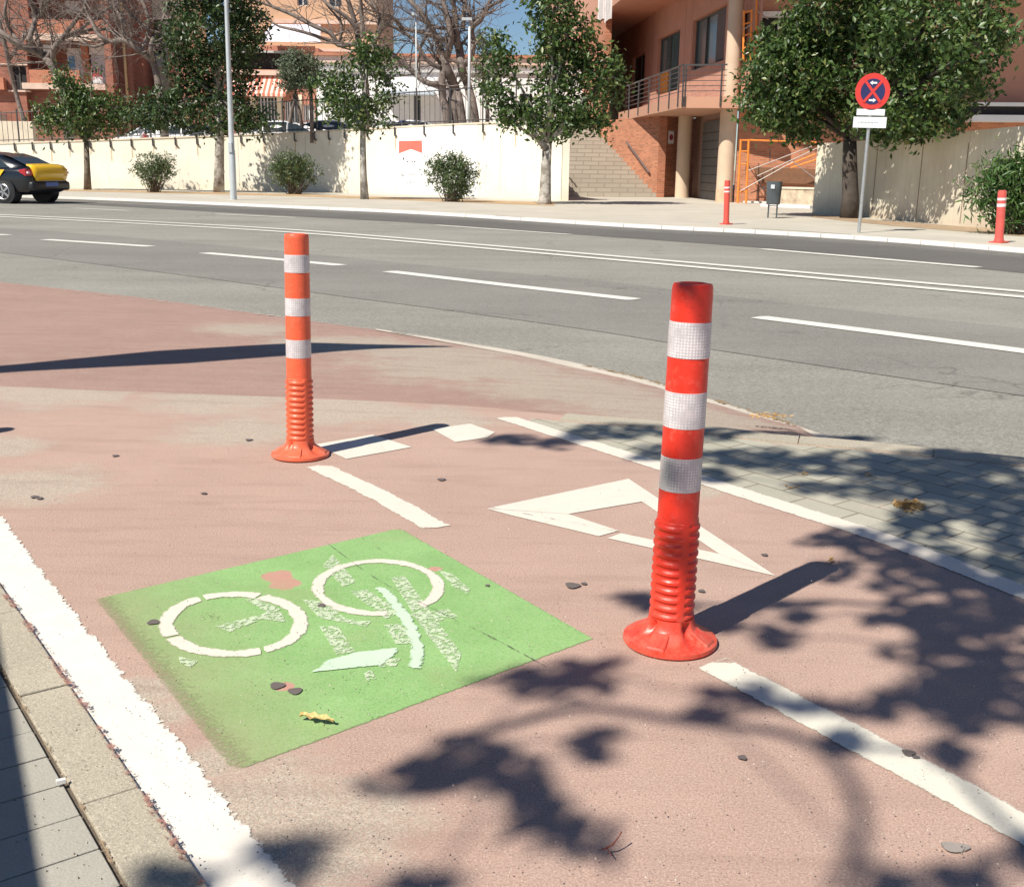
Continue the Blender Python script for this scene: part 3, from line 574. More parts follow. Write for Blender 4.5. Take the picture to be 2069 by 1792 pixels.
# ------------------------------------------------------------------ litter bin
b0 = G(1560, 441); k = proj(b0)[2]/F; bn = thing('litter_bin', b0, 'dark grey metal litter bin on two legs between red bollard and pillar wall', 'litter bin')
m_bin = plain('dark_bin_metal', (.095, .11, .12), .4, .2, 6., metal=.3); a_ = R(-25); bx = Vector((math.cos(a_), math.sin(a_), 0)); by = Vector((-bx.y, bx.x, 0)); Hb = hgt(b0, 367)
for s_ in (-1, 1):
    mb = MB(); mb.bar(b0+bx*.1*s_, b0+bx*.1*s_+Vector((0, 0, Hb*.97)), .03); mb.build('leg', m_bin, bn)
mb = MB(); mb.bar(b0+bx*.1+Vector((0, 0, .28)), b0-bx*.1+Vector((0, 0, .28)), .02); mb.build('cross_bar', m_bin, bn)
mb = MB(); zz = Hb*.37; ring_ = []
for z, s_ in ((zz, .82), (zz+.02, .86), (Hb-.04, 1.0), (Hb, 1.0), (Hb, .9), (Hb-.05, .88)):
    L_ = []
    for i in range(24):
        an = 2*math.pi*i/24; L_.append(b0+bx*math.cos(an)*.19*s_*(1 if abs(math.cos(an)) < .9 else .97)+by*math.sin(an)*.15*s_+Vector((0, 0, z)))
    ring_.append(L_)
mb.v = [p for L_ in ring_ for p in L_]; mb.f = [(i*24+j, i*24+(j+1) % 24, (i+1)*24+(j+1) % 24, (i+1)*24+j) for i in range(5) for j in range(24)]+[tuple(range(24))[::-1], tuple(120+j for j in range(24))]
mb.build('bucket', m_bin, bn, True, auto=40)
mb = MB(); mb.box(b0-by*.158+bx*.0+Vector((0, 0, Hb*.86)), (.09, .012, .09), a_); mb.build('label', plain('bin_label', (.55, .58, .6), .5, .3, 30.), bn)
# ------------------------------------------------------------------ street lamp, far side
b0 = G(472, 404); k = proj(b0)[2]/F; lp = thing('street_lamp', b0, 'tall pale grey steel street lamp post on the far kerb beside the dense tree', 'street lamp')
m_lamp = plain('lamp_paint', (.52, .55, .56), .45, .08, 3., metal=.2); tp_ = b0+Vector(((457-472)*k+404*k*(-1034+465)*-1.2e-4*-1, 0, 0))
Ht = hgt(b0, 0); xt = Vector((b0.x+(-.0)*Ht, b0.y, Ht)); q0 = proj(xt)[0]; leanx = (457-q0)*k
mb = MB(); mb.tube([b0+Vector((leanx*f, 0, f*Ht)) for f in (0, .1, .25, .26, .5, 1, 1.5)], [.105, .105, .1, .085, .075, .06, .045], 16); mb.build('post', m_lamp, lp, True, auto=40)
mb = MB(); mb.box(b0+Vector((0, -.11, Ht*.27)), (.11, .05, .3)); mb.build('hatch', m_lamp, lp, bevel=.01)
tpp = b0+Vector((leanx*1.5, 0, 1.5*Ht)); mb = MB(); mb.tube([tpp, tpp+Vector((.5, -.6, .5)), tpp+Vector((1.2, -1.5, .65))], .04, 10); mb.build('arm', m_lamp, lp, True)
mb = MB(); mb.box(tpp+Vector((1.4, -1.75, .65)), (.3, .75, .13), R(35)); mb.build('lamp_head', m_lamp, lp, bevel=.03)
# unseen post added at the left, arm shaped to cast the bar of shade
lh = 4.2; off = Vector((SD.x, SD.y, 0))*(lh/-SD.z)
s0, s1, s2 = G(-200, 764, -.01), G(655, 700, -.07), G(905, 699, -.10)
A = s0-off*1+Vector((0, 0, lh)); B = s1-off*(lh+.07)/lh+Vector((0, 0, lh)); Cc = s2-off*(lh+.1)/lh+Vector((0, 0, lh)); A.z = B.z = Cc.z = lh
dA = (A-B).normalized(); pb = A+dA*1.0; ln2 = thing('street_lamp', (pb.x, pb.y, 0), 'unseen post left of view with a flat arm shaped to cast the bar of shade on the ramp', 'street lamp')
mb = MB(); mb.tube([(pb.x, pb.y, 0), (pb.x, pb.y, lh+.15)], [.1, .08], 16); mb.build('post', m_lamp, ln2, True, auto=40)
mb = MB(); n_ = Vector((-dA.y, dA.x, 0)); L_ = [(pb, .09), (A, .10), (B.lerp(A, .75), .14), (B.lerp(A, .42), .29), (B.lerp(A, .12), .27), (B, .23), (B.lerp(Cc, .35), .12), (Cc, .02)]
for z in (-.03, .03):
    for p, w_ in L_: mb.v += [p-n_*w_+Vector((0, 0, z)), p+n_*w_+Vector((0, 0, z))]
nn_ = len(L_)*2
for i in range(len(L_)-1): q = i*2; mb.f += [(q, q+1, q+3, q+2)[::-1], (nn_+q, nn_+q+1, nn_+q+3, nn_+q+2), (q, q+2, nn_+q+2, nn_+q), (q+1, nn_+q+1, nn_+q+3, q+3)]
mb.f += [(0, nn_, nn_+1, 1), (nn_-2, nn_-1, 2*nn_-1, 2*nn_-2)]; mb.build('arm', m_lamp, ln2)
# unseen box added at the left to cast the shade on the pavement corner
ch = 1.5; off = Vector((SD.x, SD.y, 0))*(ch/-SD.z); e0 = G(-38, 1010)-off; e1 = G(130, 1900)-off; e2 = e1+(e1-e0)*.4; e0 = e0-(e1-e0)*.0
d = (e2-e0).normalized(); nl = Vector((d.y, -d.x, 0)); nl = nl if nl.x < 0 else -nl
cb = thing('shade_box', (e0+e2)/2+nl*.3, 'unseen grey box added left of view to shade the near pavement corner', 'shadow_caster')
mb = MB(); p = [e0, e2, e2+nl*.7, e0+nl*.7]; mb.hexa(*p[::-1], *[q+Vector((0, 0, ch)) for q in p[::-1]]); mb.build('case', plain('shade_box_grey', (.35, .36, .35), .5), cb, bevel=.01)
mb = MB(); q = e0.lerp(e2, .5)-nl*.004; mb.bar(q+Vector((0, 0, .1)), q+Vector((0, 0, 1.4)), .01, .008); mb.build('box_groove', plain('gap', (.05, .05, .05)), cb)
# ------------------------------------------------------------------ leaves, twig, litter on the ground
def leaf_thing(name, x, y, label, col, L=.05, wd=.018, ang=0., curl=.012):
    c = G(x, y, .004); mb = MB(); n = 8
    dx = Vector((math.cos(ang), math.sin(ang), 0)); dy = Vector((-dx.y, dx.x, 0))
    for i in range(n+1):
        f = i/n; w_ = wd*math.sin(math.pi*(.1+.86*f))**.6*(.75+.25*math.sin(f*21)); z = .006+curl*abs(math.sin(f*7))
        for j in (-1, 0, 1): mb.v.append(c+dx*(f-.5)*L+dy*w_*j*.5+Vector((0, 0, z+(.006 if j else 0)+.003*math.sin(f*17+j))))
    mb.f = [(i*3+j, i*3+j+1, i*3+j+4, i*3+j+3) for i in range(n) for j in (0, 1)]
    o = mb.build(name, col); md = o.modifiers.new('solid', 'SOLIDIFY'); md.thickness = .0012
    return tag(o, label, 'leaf')
leaf_thing('dry_leaf', 640, 1459, 'curled yellow-brown dry leaf lying on the green paint', plain('dry_leaf', (.60, .42, .17), .7, .3, 120.), .075, .024, R(-16), curl=.004)
tw_ = MB(); q = lambda x, y, z=.014: G(x, y, z)
tw_.tube([q(1216, 1716), q(1226, 1712), q(1238, 1706, .02), q(1250, 1690, .03)], [.0012, .0016, .0016, .001], 6); tw_.tube([q(1226, 1712), q(1236, 1728)], [.0014, .0008], 6); tw_.tube([q(1250, 1690, .03), q(1256, 1680, .035)], [.001, .0015], 6)
tag(tw_.build('twig', plain('twig', (.22, .06, .04), .7), smooth=True), 'small reddish brown twig lying on the path at the bottom of the photo', 'twig')
m_butt = plain('white_scrap', (.8, .78, .74), .6); mb = MB(); mb.box(G(123, 1578, .02), (.016, .008, .008), .5); tag(mb.build('paper_scrap', m_butt), 'tiny white paper scrap on the grey tiles beside the left kerb', 'litter')
def litter(name, x, y, rx, ry, n, label, cols, size=.012):
    c = G(x, y, .003); V_, F_ = [], []
    for i in range(n):
        a = random.uniform(0, 6.28); r = random.random()**.6; p = c+Vector((math.cos(a)*rx*r, math.sin(a)*ry*r, random.uniform(.002, .012))); b = random.uniform(0, 6.28); s_ = size*random.uniform(.5, 1.3)
        d1 = Vector((math.cos(b), math.sin(b), random.uniform(-.3, .3)))*s_; d2 = Vector((-math.sin(b), math.cos(b), random.uniform(-.5, .5)))*s_*.45; k_ = len(V_)
        V_ += [p-d1, p+d2, p+d1, p-d2]; F_.append((k_, k_+1, k_+2, k_+3))
    mb = MB(); mb.v = V_; mb.f = F_; return tag(mb.build(name, cols), label, 'leaf litter', kind='stuff')
m_lit = island('leaf_litter', (.42, .22, .06), (.60, .40, .18), .8, .2, .1)
litter('leaf_litter', 1838, 1022, .055, .05, 200, 'small heap of crushed ochre leaves on the grey pavers', m_lit, .011)
litter('leaf_litter', 1560, 842, .10, .05, 130, 'ochre leaf crumbs in the gutter at the road edge', m_lit, .011)
for x, y in ((300, 1662), (420, 1250), (150, 1480)): litter('grit', x, y, .03, .025, 18, 'dark grit beside the left edge line', island('dark_grit_%d' % x, (.12, .08, .06), (.4, .3, .22), .9, .2, .0), .003)
for x, y in ((1752, 960), (1600, 985), (1625, 958), (1840, 1035), (1680, 1135)): litter('leaf_litter', x, y, .025, .02, 14, 'few ochre leaf scraps scattered on the pavers', m_lit, .008)
# dust, grit, tiny pebbles scattered over the near ground
litter('grit', 160, 1560, .04, .03, 40, 'grit along the joint of the left kerb', island('grit', (.25, .18, .12), (.6, .5, .4), .9, .2, .0), .003)
gv = MB(); m_peb = island('grit_grains', (.14, .10, .08), (.62, .55, .47), .9, .2, 0.)
for i in range(1500):
    x = random.uniform(20, 2069); y = random.uniform(900, 1792); p = G(x, y, .013); s_ = random.uniform(.0008, .0024); a = random.random()*6
    gv.add([p+Vector((math.cos(a)*s_, math.sin(a)*s_, -.001)), p+Vector((math.cos(a+2.1)*s_, math.sin(a+2.1)*s_, -.001)), p+Vector((math.cos(a+4.2)*s_, math.sin(a+4.2)*s_, -.001)), p+Vector((0, 0, s_))], [(0, 1, 3), (1, 2, 3), (2, 0, 3)])
tag(gv.build('grit', m_peb), 'fine grit scattered over the path', 'grit', kind='stuff')
# ------------------------------------------------------------------ trees and bushes
def leaves_mesh(name, cen, size, mat, parent, asp=.5, droop=.35, outward=None, quadfold=True):
    """cen (n,3) leaf centres; every leaf a folded two-face blade of its own size and tilt"""
    n = len(cen); cen = cen-np.array(wloc(parent)); sz = size*rng.uniform(.6, 1.25, n)[:, None]
    d = rng.normal(size=(n, 3)); d[:, 2] -= droop*1.2; d /= np.linalg.norm(d, axis=1)[:, None]
    nv = rng.normal(size=(n, 3))+np.array([0, 0, .8]); 
    if outward is not None: nv += outward*.9
    x = np.cross(d, nv); x /= np.linalg.norm(x, axis=1)[:, None]+1e-9; nz_ = np.cross(x, d)
    a = cen-d*sz*.5; b = cen+d*sz*.5; mid = cen+nz_*sz*-.05; l = cen+x*sz*asp*.5+nz_*sz*.10; r = cen-x*sz*asp*.5+nz_*sz*.10
    V_ = np.stack([a, l, b, r], 1).reshape(-1, 3)
    me = bpy.data.meshes.new(name); me.vertices.add(4*n); me.vertices.foreach_set('co', V_.ravel())
    me.loops.add(6*n); i4 = np.arange(n)*4; li = np.stack([i4, i4+1, i4+2, i4, i4+2, i4+3], 1).ravel(); me.loops.foreach_set('vertex_index', li)
    me.polygons.add(2*n); me.polygons.foreach_set('loop_start', np.arange(2*n)*3); me.polygons.foreach_set('loop_total', np.full(2*n, 3)); me.update(calc_edges=True); me.validate()
    me.materials.append(mat); o = bpy.data.objects.new(name, me); COL.objects.link(o); o.parent = parent; return o
def crown_points(blobs, n, spr=24, srad=.16, shell=.55):
    """sprigs spread through the blobs [(centre, rx, ry, rz)], denser near the surface; returns leaf centres and outward directions"""
    vol = np.array([b[1]*b[2]*b[3] for b in blobs])**.8; pr = vol/vol.sum(); ns = n//spr; which = rng.choice(len(blobs), ns, p=pr)
    C_ = np.array([tuple(b[0]) for b in blobs]); Rr = np.array([b[1:4] for b in blobs])
    d = rng.normal(size=(ns, 3)); d /= np.linalg.norm(d, axis=1)[:, None]; r = rng.uniform(shell, 1.06, ns)[:, None]
    sp_ = C_[which]+d*r*Rr[which]; jit = rng.uniform(.5, 1.3, ns)
    L = np.repeat(sp_, spr, 0)+rng.normal(size=(ns*spr, 3))*np.repeat(jit, spr)[:, None]*srad*np.array([1, 1, .8]); return L, np.repeat(d, spr, 0), sp_
m_leaf = island('orange_tree_leaf', (.022, .052, .012), (.085, .145, .032), .42, .5, .18, (.17, .20, .06))
m_leafd = island('dense_tree_leaf', (.015, .038, .010), (.050, .090, .022), .42, .5, .12, (.12, .16, .05))
m_bushl = island('oleander_leaf', (.035, .07, .022), (.12, .17, .06), .4, .5, .2, (.24, .24, .12)); m_bushl2 = island('lush_oleander_leaf', (.03, .08, .02), (.10, .19, .045), .36, .55, .25, (.20, .27, .10))
m_olive = island('olive_leaf', (.07, .095, .055), (.17, .21, .13), .5, .4, .2)
t = NT('tree_bark'); c = t.mix(t.mp(t.noise(5, 6, .7), .3, .7), (.10, .075, .055), (.26, .22, .175)); t.bump(t.noise(30, 5, .8), .7, .02); m_bark = t.fin(c, .9, .2)
t = NT('mottled_pale_bark'); c = t.mix(t.mp(t.noise(4, 6, .75), .42, .58), (.22, .19, .16), (.48, .45, .40)); t.bump(t.noise(30, 5, .8), .5, .02); m_barkp = t.fin(c, .9, .2)
t = NT('bare_tree_bark'); c = t.mix(t.mp(t.noise(3, 6, .7), .3, .7), (.13, .10, .085), (.27, .225, .20)); t.bump(t.noise(20, 5, .8), .5, .02); m_barkb = t.fin(c, .9, .2)
def pxp(base, x, y, dep=0.):                # the point at picture (x,y) that lies in the upright plane of a tree's base, pushed dep away
    d = ray(x, y); k_ = (base.y+dep-CAMP.y)/d.y; return CAMP+d*k_
def leafy_tree(x, y, trunk, blobs, n, label, lmat, bark, leaf=.11, group='orange trees along the wall', limbs=(), spr=24, srad=.17, shell=.5, depthf=.9, base=None, name='orange_tree', shift=0):
    b0 = base or G(x, y); k = proj(b0)[2]/F; th = thing(name, b0, label, 'tree', group)
    mb = MB(); mb.tube([pxp(b0, px, py) if i else b0-Vector((0, 0, .05)) for i, (px, py, r) in enumerate(trunk)], [r*k for *_, r in trunk], 12)
    mb.build('trunk', bark, th, True)
    B = []
    for bx_, by_, rx, ry in blobs:
        dep = random.uniform(-.35, .35)*rx*k-max(0, bx_-x)*shift; q_ = (b0.y+dep)/b0.y; B.append((pxp(b0, bx_, by_, dep), rx*k*q_, min(rx, ry*1.3)*k*depthf*q_, ry*k*q_))
    L, out, sp_ = crown_points(B, n, spr, srad, shell); leaves_mesh('crown', L, leaf, lmat, th, outward=out)
    lm = MB(); t0 = pxp(b0, *trunk[-1][:2])
    for pl in limbs: lm.tube([pxp(b0, a, b_, random.uniform(-.1, .1)) for a, b_, r in pl], [r*k for *_, r in pl], 8)
    for q in B:
        mid = t0.lerp(Vector(q[0]), .5)+Vector((random.uniform(-.2, .2), random.uniform(-.2, .2), random.uniform(-.1, .25))); lm.tube([t0, mid, q[0]], [trunk[-1][2]*k*.5, trunk[-1][2]*k*.32, .02], 6)
    idx = rng.choice(len(sp_), min(len(sp_), 90), replace=False)
    for i in idx:
        p = Vector(sp_[i]); q = min(B, key=lambda b_: (Vector(b_[0])-p).length)[0]; lm.tube([Vector(q), Vector(q).lerp(p, .5)+Vector((0, 0, .08)), p], [.022, .014, .006], 4)
    lm.build('limbs', bark, th, True); return th
leafy_tree(177, 384, [(179, 384, 8), (176, 340, 6), (174, 285, 5)], [(115, 245, 45, 32), (165, 230, 60, 45), (222, 222, 42, 42), (195, 262, 52, 20), (130, 160, 28, 26), (150, 190, 32, 26), (170, 205, 30, 30), (185, 140, 16, 8), (90, 222, 22, 18)], 5200, 'small leafy orange tree nearest the taxi in front of the wall', m_leaf, m_bark, .165, spr=14, srad=.18)
leafy_tree(442, 389, [(443, 389, 12), (443, 340, 10), (444, 280, 9), (442, 200, 8)], [(430, 60, 100, 75), (445, 150, 80, 60), (400, 212, 88, 60), (470, 232, 62, 48), (325, 226, 68, 45), (285, 246, 32, 26), (430, -30, 100, 70), (515, 245, 42, 28), (365, 120, 36, 40), (500, 60, 52, 50)], 19000, 'tall dense dark orange tree just left of the tall lamp post', m_leafd, m_barkp, .175, spr=14, srad=.17)
leafy_tree(737, 403, [(738, 403, 9), (734, 350, 7), (733, 290, 6), (735, 200, 5), (742, 110, 4)], [(752, 92, 32, 28), (738, 125, 48, 32), (688, 175, 42, 42), (775, 140, 34, 26), (700, 218, 54, 34), (768, 212, 34, 34), (745, 255, 44, 14), (660, 195, 26, 40), (800, 185, 20, 20)], 3600, 'thin sparse orange tree with pale spotted trunk between two bushes', m_leaf, m_barkp, .165, spr=12, srad=.17)
leafy_tree(1100, 413, [(1099, 413, 16), (1101, 404, 12.5), (1103, 340, 10), (1106, 290, 9)], [(1120, 222, 64, 55), (1190, 178, 70, 76), (1128, 125, 54, 58), (1116, 30, 56, 52), (1148, 72, 62, 48), (1225, 160, 44, 46), (1180, 245, 50, 28), (1090, 262, 50, 22), (1012, 105, 34, 45), (1010, 172, 42, 62), (1030, 238, 38, 28), (1100, -25, 60, 30), (1062, 240, 26, 22)], 9300,
    'large orange tree whose forked pale trunk stands at the end of the cream wall', m_leaf, m_barkp, .18, spr=14, srad=.19, limbs=([(1104, 300, 8), (1085, 278, 6), (1062, 245, 4.5), (1040, 225, 3)],))
leafy_tree(1716, 441, [(1719, 441, 20), (1718, 400, 17), (1717, 340, 15), (1717, 280, 13)], [(1600, 150, 98, 90), (1562, 215, 72, 55), (1640, 236, 88, 50), (1750, 130, 125, 115), (1850, 200, 108, 78), (1700, 40, 112, 80), (1865, 60, 110, 88), (1978, 92, 66, 62), (1955, 170, 56, 46), (2030, 65, 34, 40), (1800, 244, 90, 42), (1770, -40, 150, 60), (1570, 110, 52, 50), (1990, 20, 50, 40), (1830, 262, 70, 26), (1900, 235, 60, 36)], 31000,
    'biggest broad crowned orange tree with trunk coloured dark for crown shade behind the round sign', m_leaf, plain('shaded_bark', (.075, .06, .05), .9, .3, 6., bump=.5, bs=30.), .155, spr=14, srad=.15, shift=.018, depthf=1.1)  # bark colour darkened to stand for the crown's shade on the trunk
def bush(x, y, blobs, n, label, mat, leaf=.13, stems=26, sp=.1, group='oleander bushes along the pavement'):
    b0 = G(x, y); k = proj(b0)[2]/F; th = thing('oleander_bush', b0, label, 'bush', group); B = []
    for bx_, by_, rx, ry in blobs: B.append((pxp(b0, bx_, by_, random.uniform(-.2, .2)*rx*k), rx*k, rx*k*.8, ry*k))
    L, out, sp_ = crown_points(B, n, 10, sp, .35); o = leaves_mesh('foliage', L, leaf, mat, th, asp=.22, droop=-.35, outward=out)
    st = MB()
    for i in rng.choice(len(sp_), min(stems, len(sp_)), replace=False):
        p = Vector(sp_[i]); q = b0+Vector((random.uniform(-.2, .2), random.uniform(-.15, .15), -.03)); st.tube([q, q.lerp(p, .5)+(p-q).cross(Vector((0, 1, 0)))*random.uniform(-.08, .08), p], [.016, .011, .004], 5)
    st.build('stems', m_bark, th, True); return th
bush(312, 389, [(296, 338, 34, 26), (328, 336, 32, 26), (312, 352, 36, 24), (320, 330, 30, 20)], 2300, 'small rounded bush with bare lower stems nearest the taxi', m_bushl, .15, 60)
bush(594, 393, [(575, 340, 42, 30), (612, 344, 38, 30), (592, 355, 46, 28), (592, 326, 36, 16)], 3300, 'round oleander bush right of the tall lamp post', m_bushl, .16, 45)
bush(910, 408, [(890, 345, 34, 34), (930, 350, 38, 38), (912, 365, 42, 32), (912, 325, 38, 18), (930, 385, 26, 18)], 3300, 'oleander bush in front of the white painted wall panel', m_bushl, .16, 55)
bush(2050, 474, [(2010, 380, 48, 55), (2060, 360, 55, 52), (2090, 420, 55, 50), (2035, 425, 40, 40), (2110, 350, 50, 50)], 5200, 'large lush oleander behind the right red bollard', m_bushl2, .17, 60, .13)
# ------------------------------------------------------------------ boundary wall left of the stairs, slightly sloping coping
t = NT('cream_render'); c = t.mix(t.mp(t.noise(.9, 5), .3, .7), (.77, .71, .58), (.86, .81, .69)); sp = t.n('SeparateXYZ', {0: t.pos}); low = t.mp(sp.outputs[2], .0, .5, 1, 0)
st = t.n('Mapping', {'Vector': t.pos, 'Scale': (3, 3, .25)}).outputs[0]; c = t.mix(t.mul(t.mp(t.noise(2.2, 5, .7, vec=st), .55, .75), .35), c, (.55, .45, .33)); c = t.mix(t.mul(t.mul(low, t.noise(3, 5)), .6), c, (.62, .44, .28)); t.bump(t.noise(25, 5), .25, .01); m_cream = t.fin(c, .9, .2)
m_cream2 = plain('cream_cap', (.70, .60, .47), .9, .12, 3.); m_iron = plain('dark_iron', (.06, .055, .055), .5, .2, 10.)
wb = [(-420, 370), (-150, 374.5), (200, 380), (571, 386.5), (802, 393), (963, 399.2), (1133, 405.5)]; wt = [(-420, 301), (-150, 297), (200, 285.5), (571, 272), (802, 259), (963, 251.5), (1133, 247)]
WB = [G(x, y) for x, y in wb]; WH = [hgt(p, b_[1]) for p, b_ in zip(WB, wt)]; print('wall heights', [round(h_, 2) for h_ in WH])
wall = thing('boundary_wall', WB[4], 'long cream rendered boundary wall with painted white panel, behind the trees', 'wall')
nb = [Vector((.30, .85, 0)).normalized()]*len(WB); mb = MB(); TW = .28
for i in range(len(WB)-1):
    a, b_ = WB[i], WB[i+1]; ha, hb2 = WH[i], WH[i+1]; nv = nb[i]*TW; Z = Vector((0, 0, 1))
    mb.hexa(a-Z*.2, b_-Z*.2, b_+nv-Z*.2, a+nv-Z*.2, a+Z*ha, b_+Z*hb2, b_+nv+Z*hb2, a+nv+Z*ha)
mb.build('wall_body', m_cream, wall)
mb = MB()
for i in range(len(WB)-1):
    a, b_ = WB[i], WB[i+1]; nv = nb[i]; Z = Vector((0, 0, 1)); ha, hb2 = WH[i]+.002, WH[i+1]+.002
    mb.hexa(a-nv*.03+Z*ha, b_-nv*.03+Z*hb2, b_+nv*(TW+.03)+Z*hb2, a+nv*(TW+.03)+Z*ha, a-nv*.03+Z*(ha+.06), b_-nv*.03+Z*(hb2+.06), b_+nv*(TW+.03)+Z*(hb2+.06), a+nv*(TW+.03)+Z*(ha+.06))
mb.build('coping', m_cream2, wall)
def onwall(x, top_=None, d=0.):             # foot point of the wall at picture column x and its height
    for i in range(len(wb)-1):
        if x <= wb[i+1][0] or i == len(wb)-2:
            pl = Plane(WB[i], math.atan2((WB[i+1]-WB[i]).y, (WB[i+1]-WB[i]).x)); u, z = pl.px(x, 390); L = (WB[i+1]-WB[i]).length; f = u/L
            return pl, u, WH[i]*(1-f)+WH[i+1]*f
def wallrect(mb, x0, y0, x1, y1, d0, d1):
    pl, _, _ = onwall((x0+x1)/2); u0, u1, z0, z1 = pl.rect(x0, y0, x1, y1); pl.box(mb, u0, u1, max(z0, .01), z1, d0, d1); return pl, u0, u1, z0, z1
m_white_w = plain('white_wash', (.90, .89, .87), .8, .03); m_salm = plain('salmon_red_paint', (.78, .16, .12), .8, .08, 6.)
for a_, b_ in ((805, 857), (857.5, 964)):
    mb = MB(); pl, _, _ = onwall(a_+5); u0 = pl.px(a_, 390)[0]; u1 = pl.px(b_, 390)[0]; pl2, _, hh = onwall((a_+b_)/2); L = WH[4] if a_ > 850 else 0
    _, _, h0 = onwall(a_); _, _, h1 = onwall(b_)
    pa, pb2 = pl.w(u0, 0, .012), pl.w(u1, 0, .012); Z = Vector((0, 0, 1)); bk = pl.n*-.02
    mb.hexa(pa+Z*.02, pb2+Z*.02, pb2+Z*.02+bk, pa+Z*.02+bk, pa+Z*(h0-.02), pb2+Z*(h1-.02), pb2+Z*(h1-.02)+bk, pa+Z*(h0-.02)+bk)
    mb.build('white_panel', m_white_w, wall)
pl, _, _ = onwall(830); mb = MB(); pts = [pl.wpx(*p, .016) for p in ((806.5, 310.5), (831, 301.5), (853.5, 310), (853, 284.5), (806.5, 285.5))]; mb.prism(pts, pl.n*.002); mb.build('painted_chevron', m_salm, wall)
m_blk = plain('black_paint', (.03, .03, .035), .7); Z = Vector((0, 0, 1)); k_ = proj(pl.wpx(830, 340))[2]/F
mb = MB(); c_ = pl.wpx(815.5, 321, .018); mb.prism([c_+pl.t*2.*k_*math.cos(a)+Z*2.8*k_*math.sin(a) for a in [i*.7 for i in range(9)]], pl.n*.002); mb.build('painted_dot', m_blk, wall)
mb = MB()
mb.bar(pl.wpx(813, 343, .018), pl.wpx(812.5, 355, .018), 1.7*k_, .002, up=pl.n); mb.bar(pl.wpx(812.5, 354.6, .018), pl.wpx(817, 354.8, .018), 1.7*k_, .002, up=pl.n)
mb.build('painted_letter', m_blk, wall)
scribble('painted_letter', pl.wpx(833, 352.5, .018), pl.t, Z, 8, 28*k_, 5.5*k_, m_blk, wall, pl.n, 3); scribble('painted_letter', pl.wpx(828.5, 369, .018), pl.t, Z, 4, 18*k_, 6.5*k_, m_blk, wall, pl.n, 5); scribble('painted_letter', pl.wpx(831, 327, .018), pl.t, Z, 4, 28*k_, 2.6*k_, m_blk, wall, pl.n, 6)
for x in (485, 620, 1010): mb = MB(); pl, u, hh = onwall(x); pl.box(mb, u, u+.015, .1, hh-.1, .0, .004); mb.build('panel_joint', plain('joint_line', (.5, .4, .3), .9), wall)
# railing on the wall: rail, thin bars, posts and the hooked brackets on the wall face
m_rust = plain('rust_streak', (.56, .42, .28), .9, .2, 8.)
fence = thing('railing', WB[4]+Z*2, 'dark iron railing of thin upright bars along the top of the cream wall', 'railing')
xs = np.linspace(-380, 1128, 150); mbb = MB(); railt = []
for i, x in enumerate(xs):
    pl, u, hh = onwall(x); p = pl.w(u, hh+.06, -.12); H_ = 1.25; mbb.bar(p, p+Z*H_, .016); railt.append(p)
mbb.build('bars', m_iron, fence)
for zz in (.10, 1.2):
    mb = MB()
    mb.tube([railt[i]+Z*zz for i in range(0, len(railt), 2)], .02, 5); mb.build('rail', m_iron, fence)
for x in range(-350, 1130, 66):
    pl, u, hh = onwall(x); p = pl.w(u, hh+.05, -.12); mb = MB(); mb.bar(p, p+Z*1.35, .05); mb.build('post', m_iron, fence)
for x in [4, 39, 75, 111, 148, 190, 231, 273, 316, 361, 404, 449, 492, 640, 668, 700, 859, 917, 976, 1040, 1095]+[537, 600, 745, 800]:
    pl, u, hh = onwall(x); mb = MB(); mb.bar(pl.w(u, hh+.02, .05), pl.w(u, hh-.26, .05), .045); mb.bar(pl.w(u, hh-.26, .05), pl.w(u+.10, hh-.30, .06), .05); mb.bar(pl.w(u, hh+.02, .05), pl.w(u, hh+.02, -.1), .04); mb.build('bracket', m_iron, fence); mb = MB(); pl.box(mb, u-.02, u+.025, hh-.28-random.uniform(.15, .6), hh-.26, .0, .003); mb.build('rust_streak', m_rust, wall)
tmb = MB(); fr0 = [Vector((-90, 75, 0))]+[p+nb[0]*(TW+.02) for p in WB]; hh_ = [1.2]+[h_-.12 for h_ in WH]; bk0 = [Vector((-160, 150, 0)), Vector((-120, 150, 0)), Vector((-90, 150, 0)), Vector((-60, 150, 0)), Vector((-40, 150, 0)), Vector((-25, 150, 0)), Vector((-18, 150, 0)), Vector((-12, 150, 0))]
for i, p in enumerate(fr0):
    q = p.lerp(bk0[i], .14); tmb.v += [Vector((p.x, p.y, hh_[i])), Vector((q.x, q.y, hh_[i]*.64)), Vector((bk0[i].x, bk0[i].y, hh_[i]*.64))]
tmb.f = [(i*3+j, i*3+j+3, i*3+j+4, i*3+j+1) for i in range(7) for j in (0, 1)]; tag(tmb.build('terrace_ground', plain('terrace_paving', (.42, .38, .32), .9, .15, .6)), kind='structure')
# ------------------------------------------------------------------ facade helpers
def fac_wall(mb, F_, u0, u1, z0, z1, ops, depth=.25):
    us = sorted({u0, u1, *[min(max(o[k_], u0), u1) for o in ops for k_ in (0, 1)]}); zs_ = sorted({z0, z1, *[min(max(o[k_], z0), z1) for o in ops for k_ in (2, 3)]})
    for a, b in zip(us, us[1:]):
        for c, d in zip(zs_, zs_[1:]):
            mu, mz = (a+b)/2, (c+d)/2
            if any(o[0] < mu < o[1] and o[2] < mz < o[3] for o in ops): continue
            mb.add([F_.w(a, c), F_.w(b, c), F_.w(b, d), F_.w(a, d)], [(0, 1, 2, 3)])
    for a, b, c, d in ops:
        v = [F_.w(u, z, e) for e in (0, -depth) for u, z in ((a, c), (b, c), (b, d), (a, d))]; mb.add(v, [(0, 1, 5, 4), (1, 2, 6, 5), (2, 3, 7, 6), (3, 0, 4, 7)])
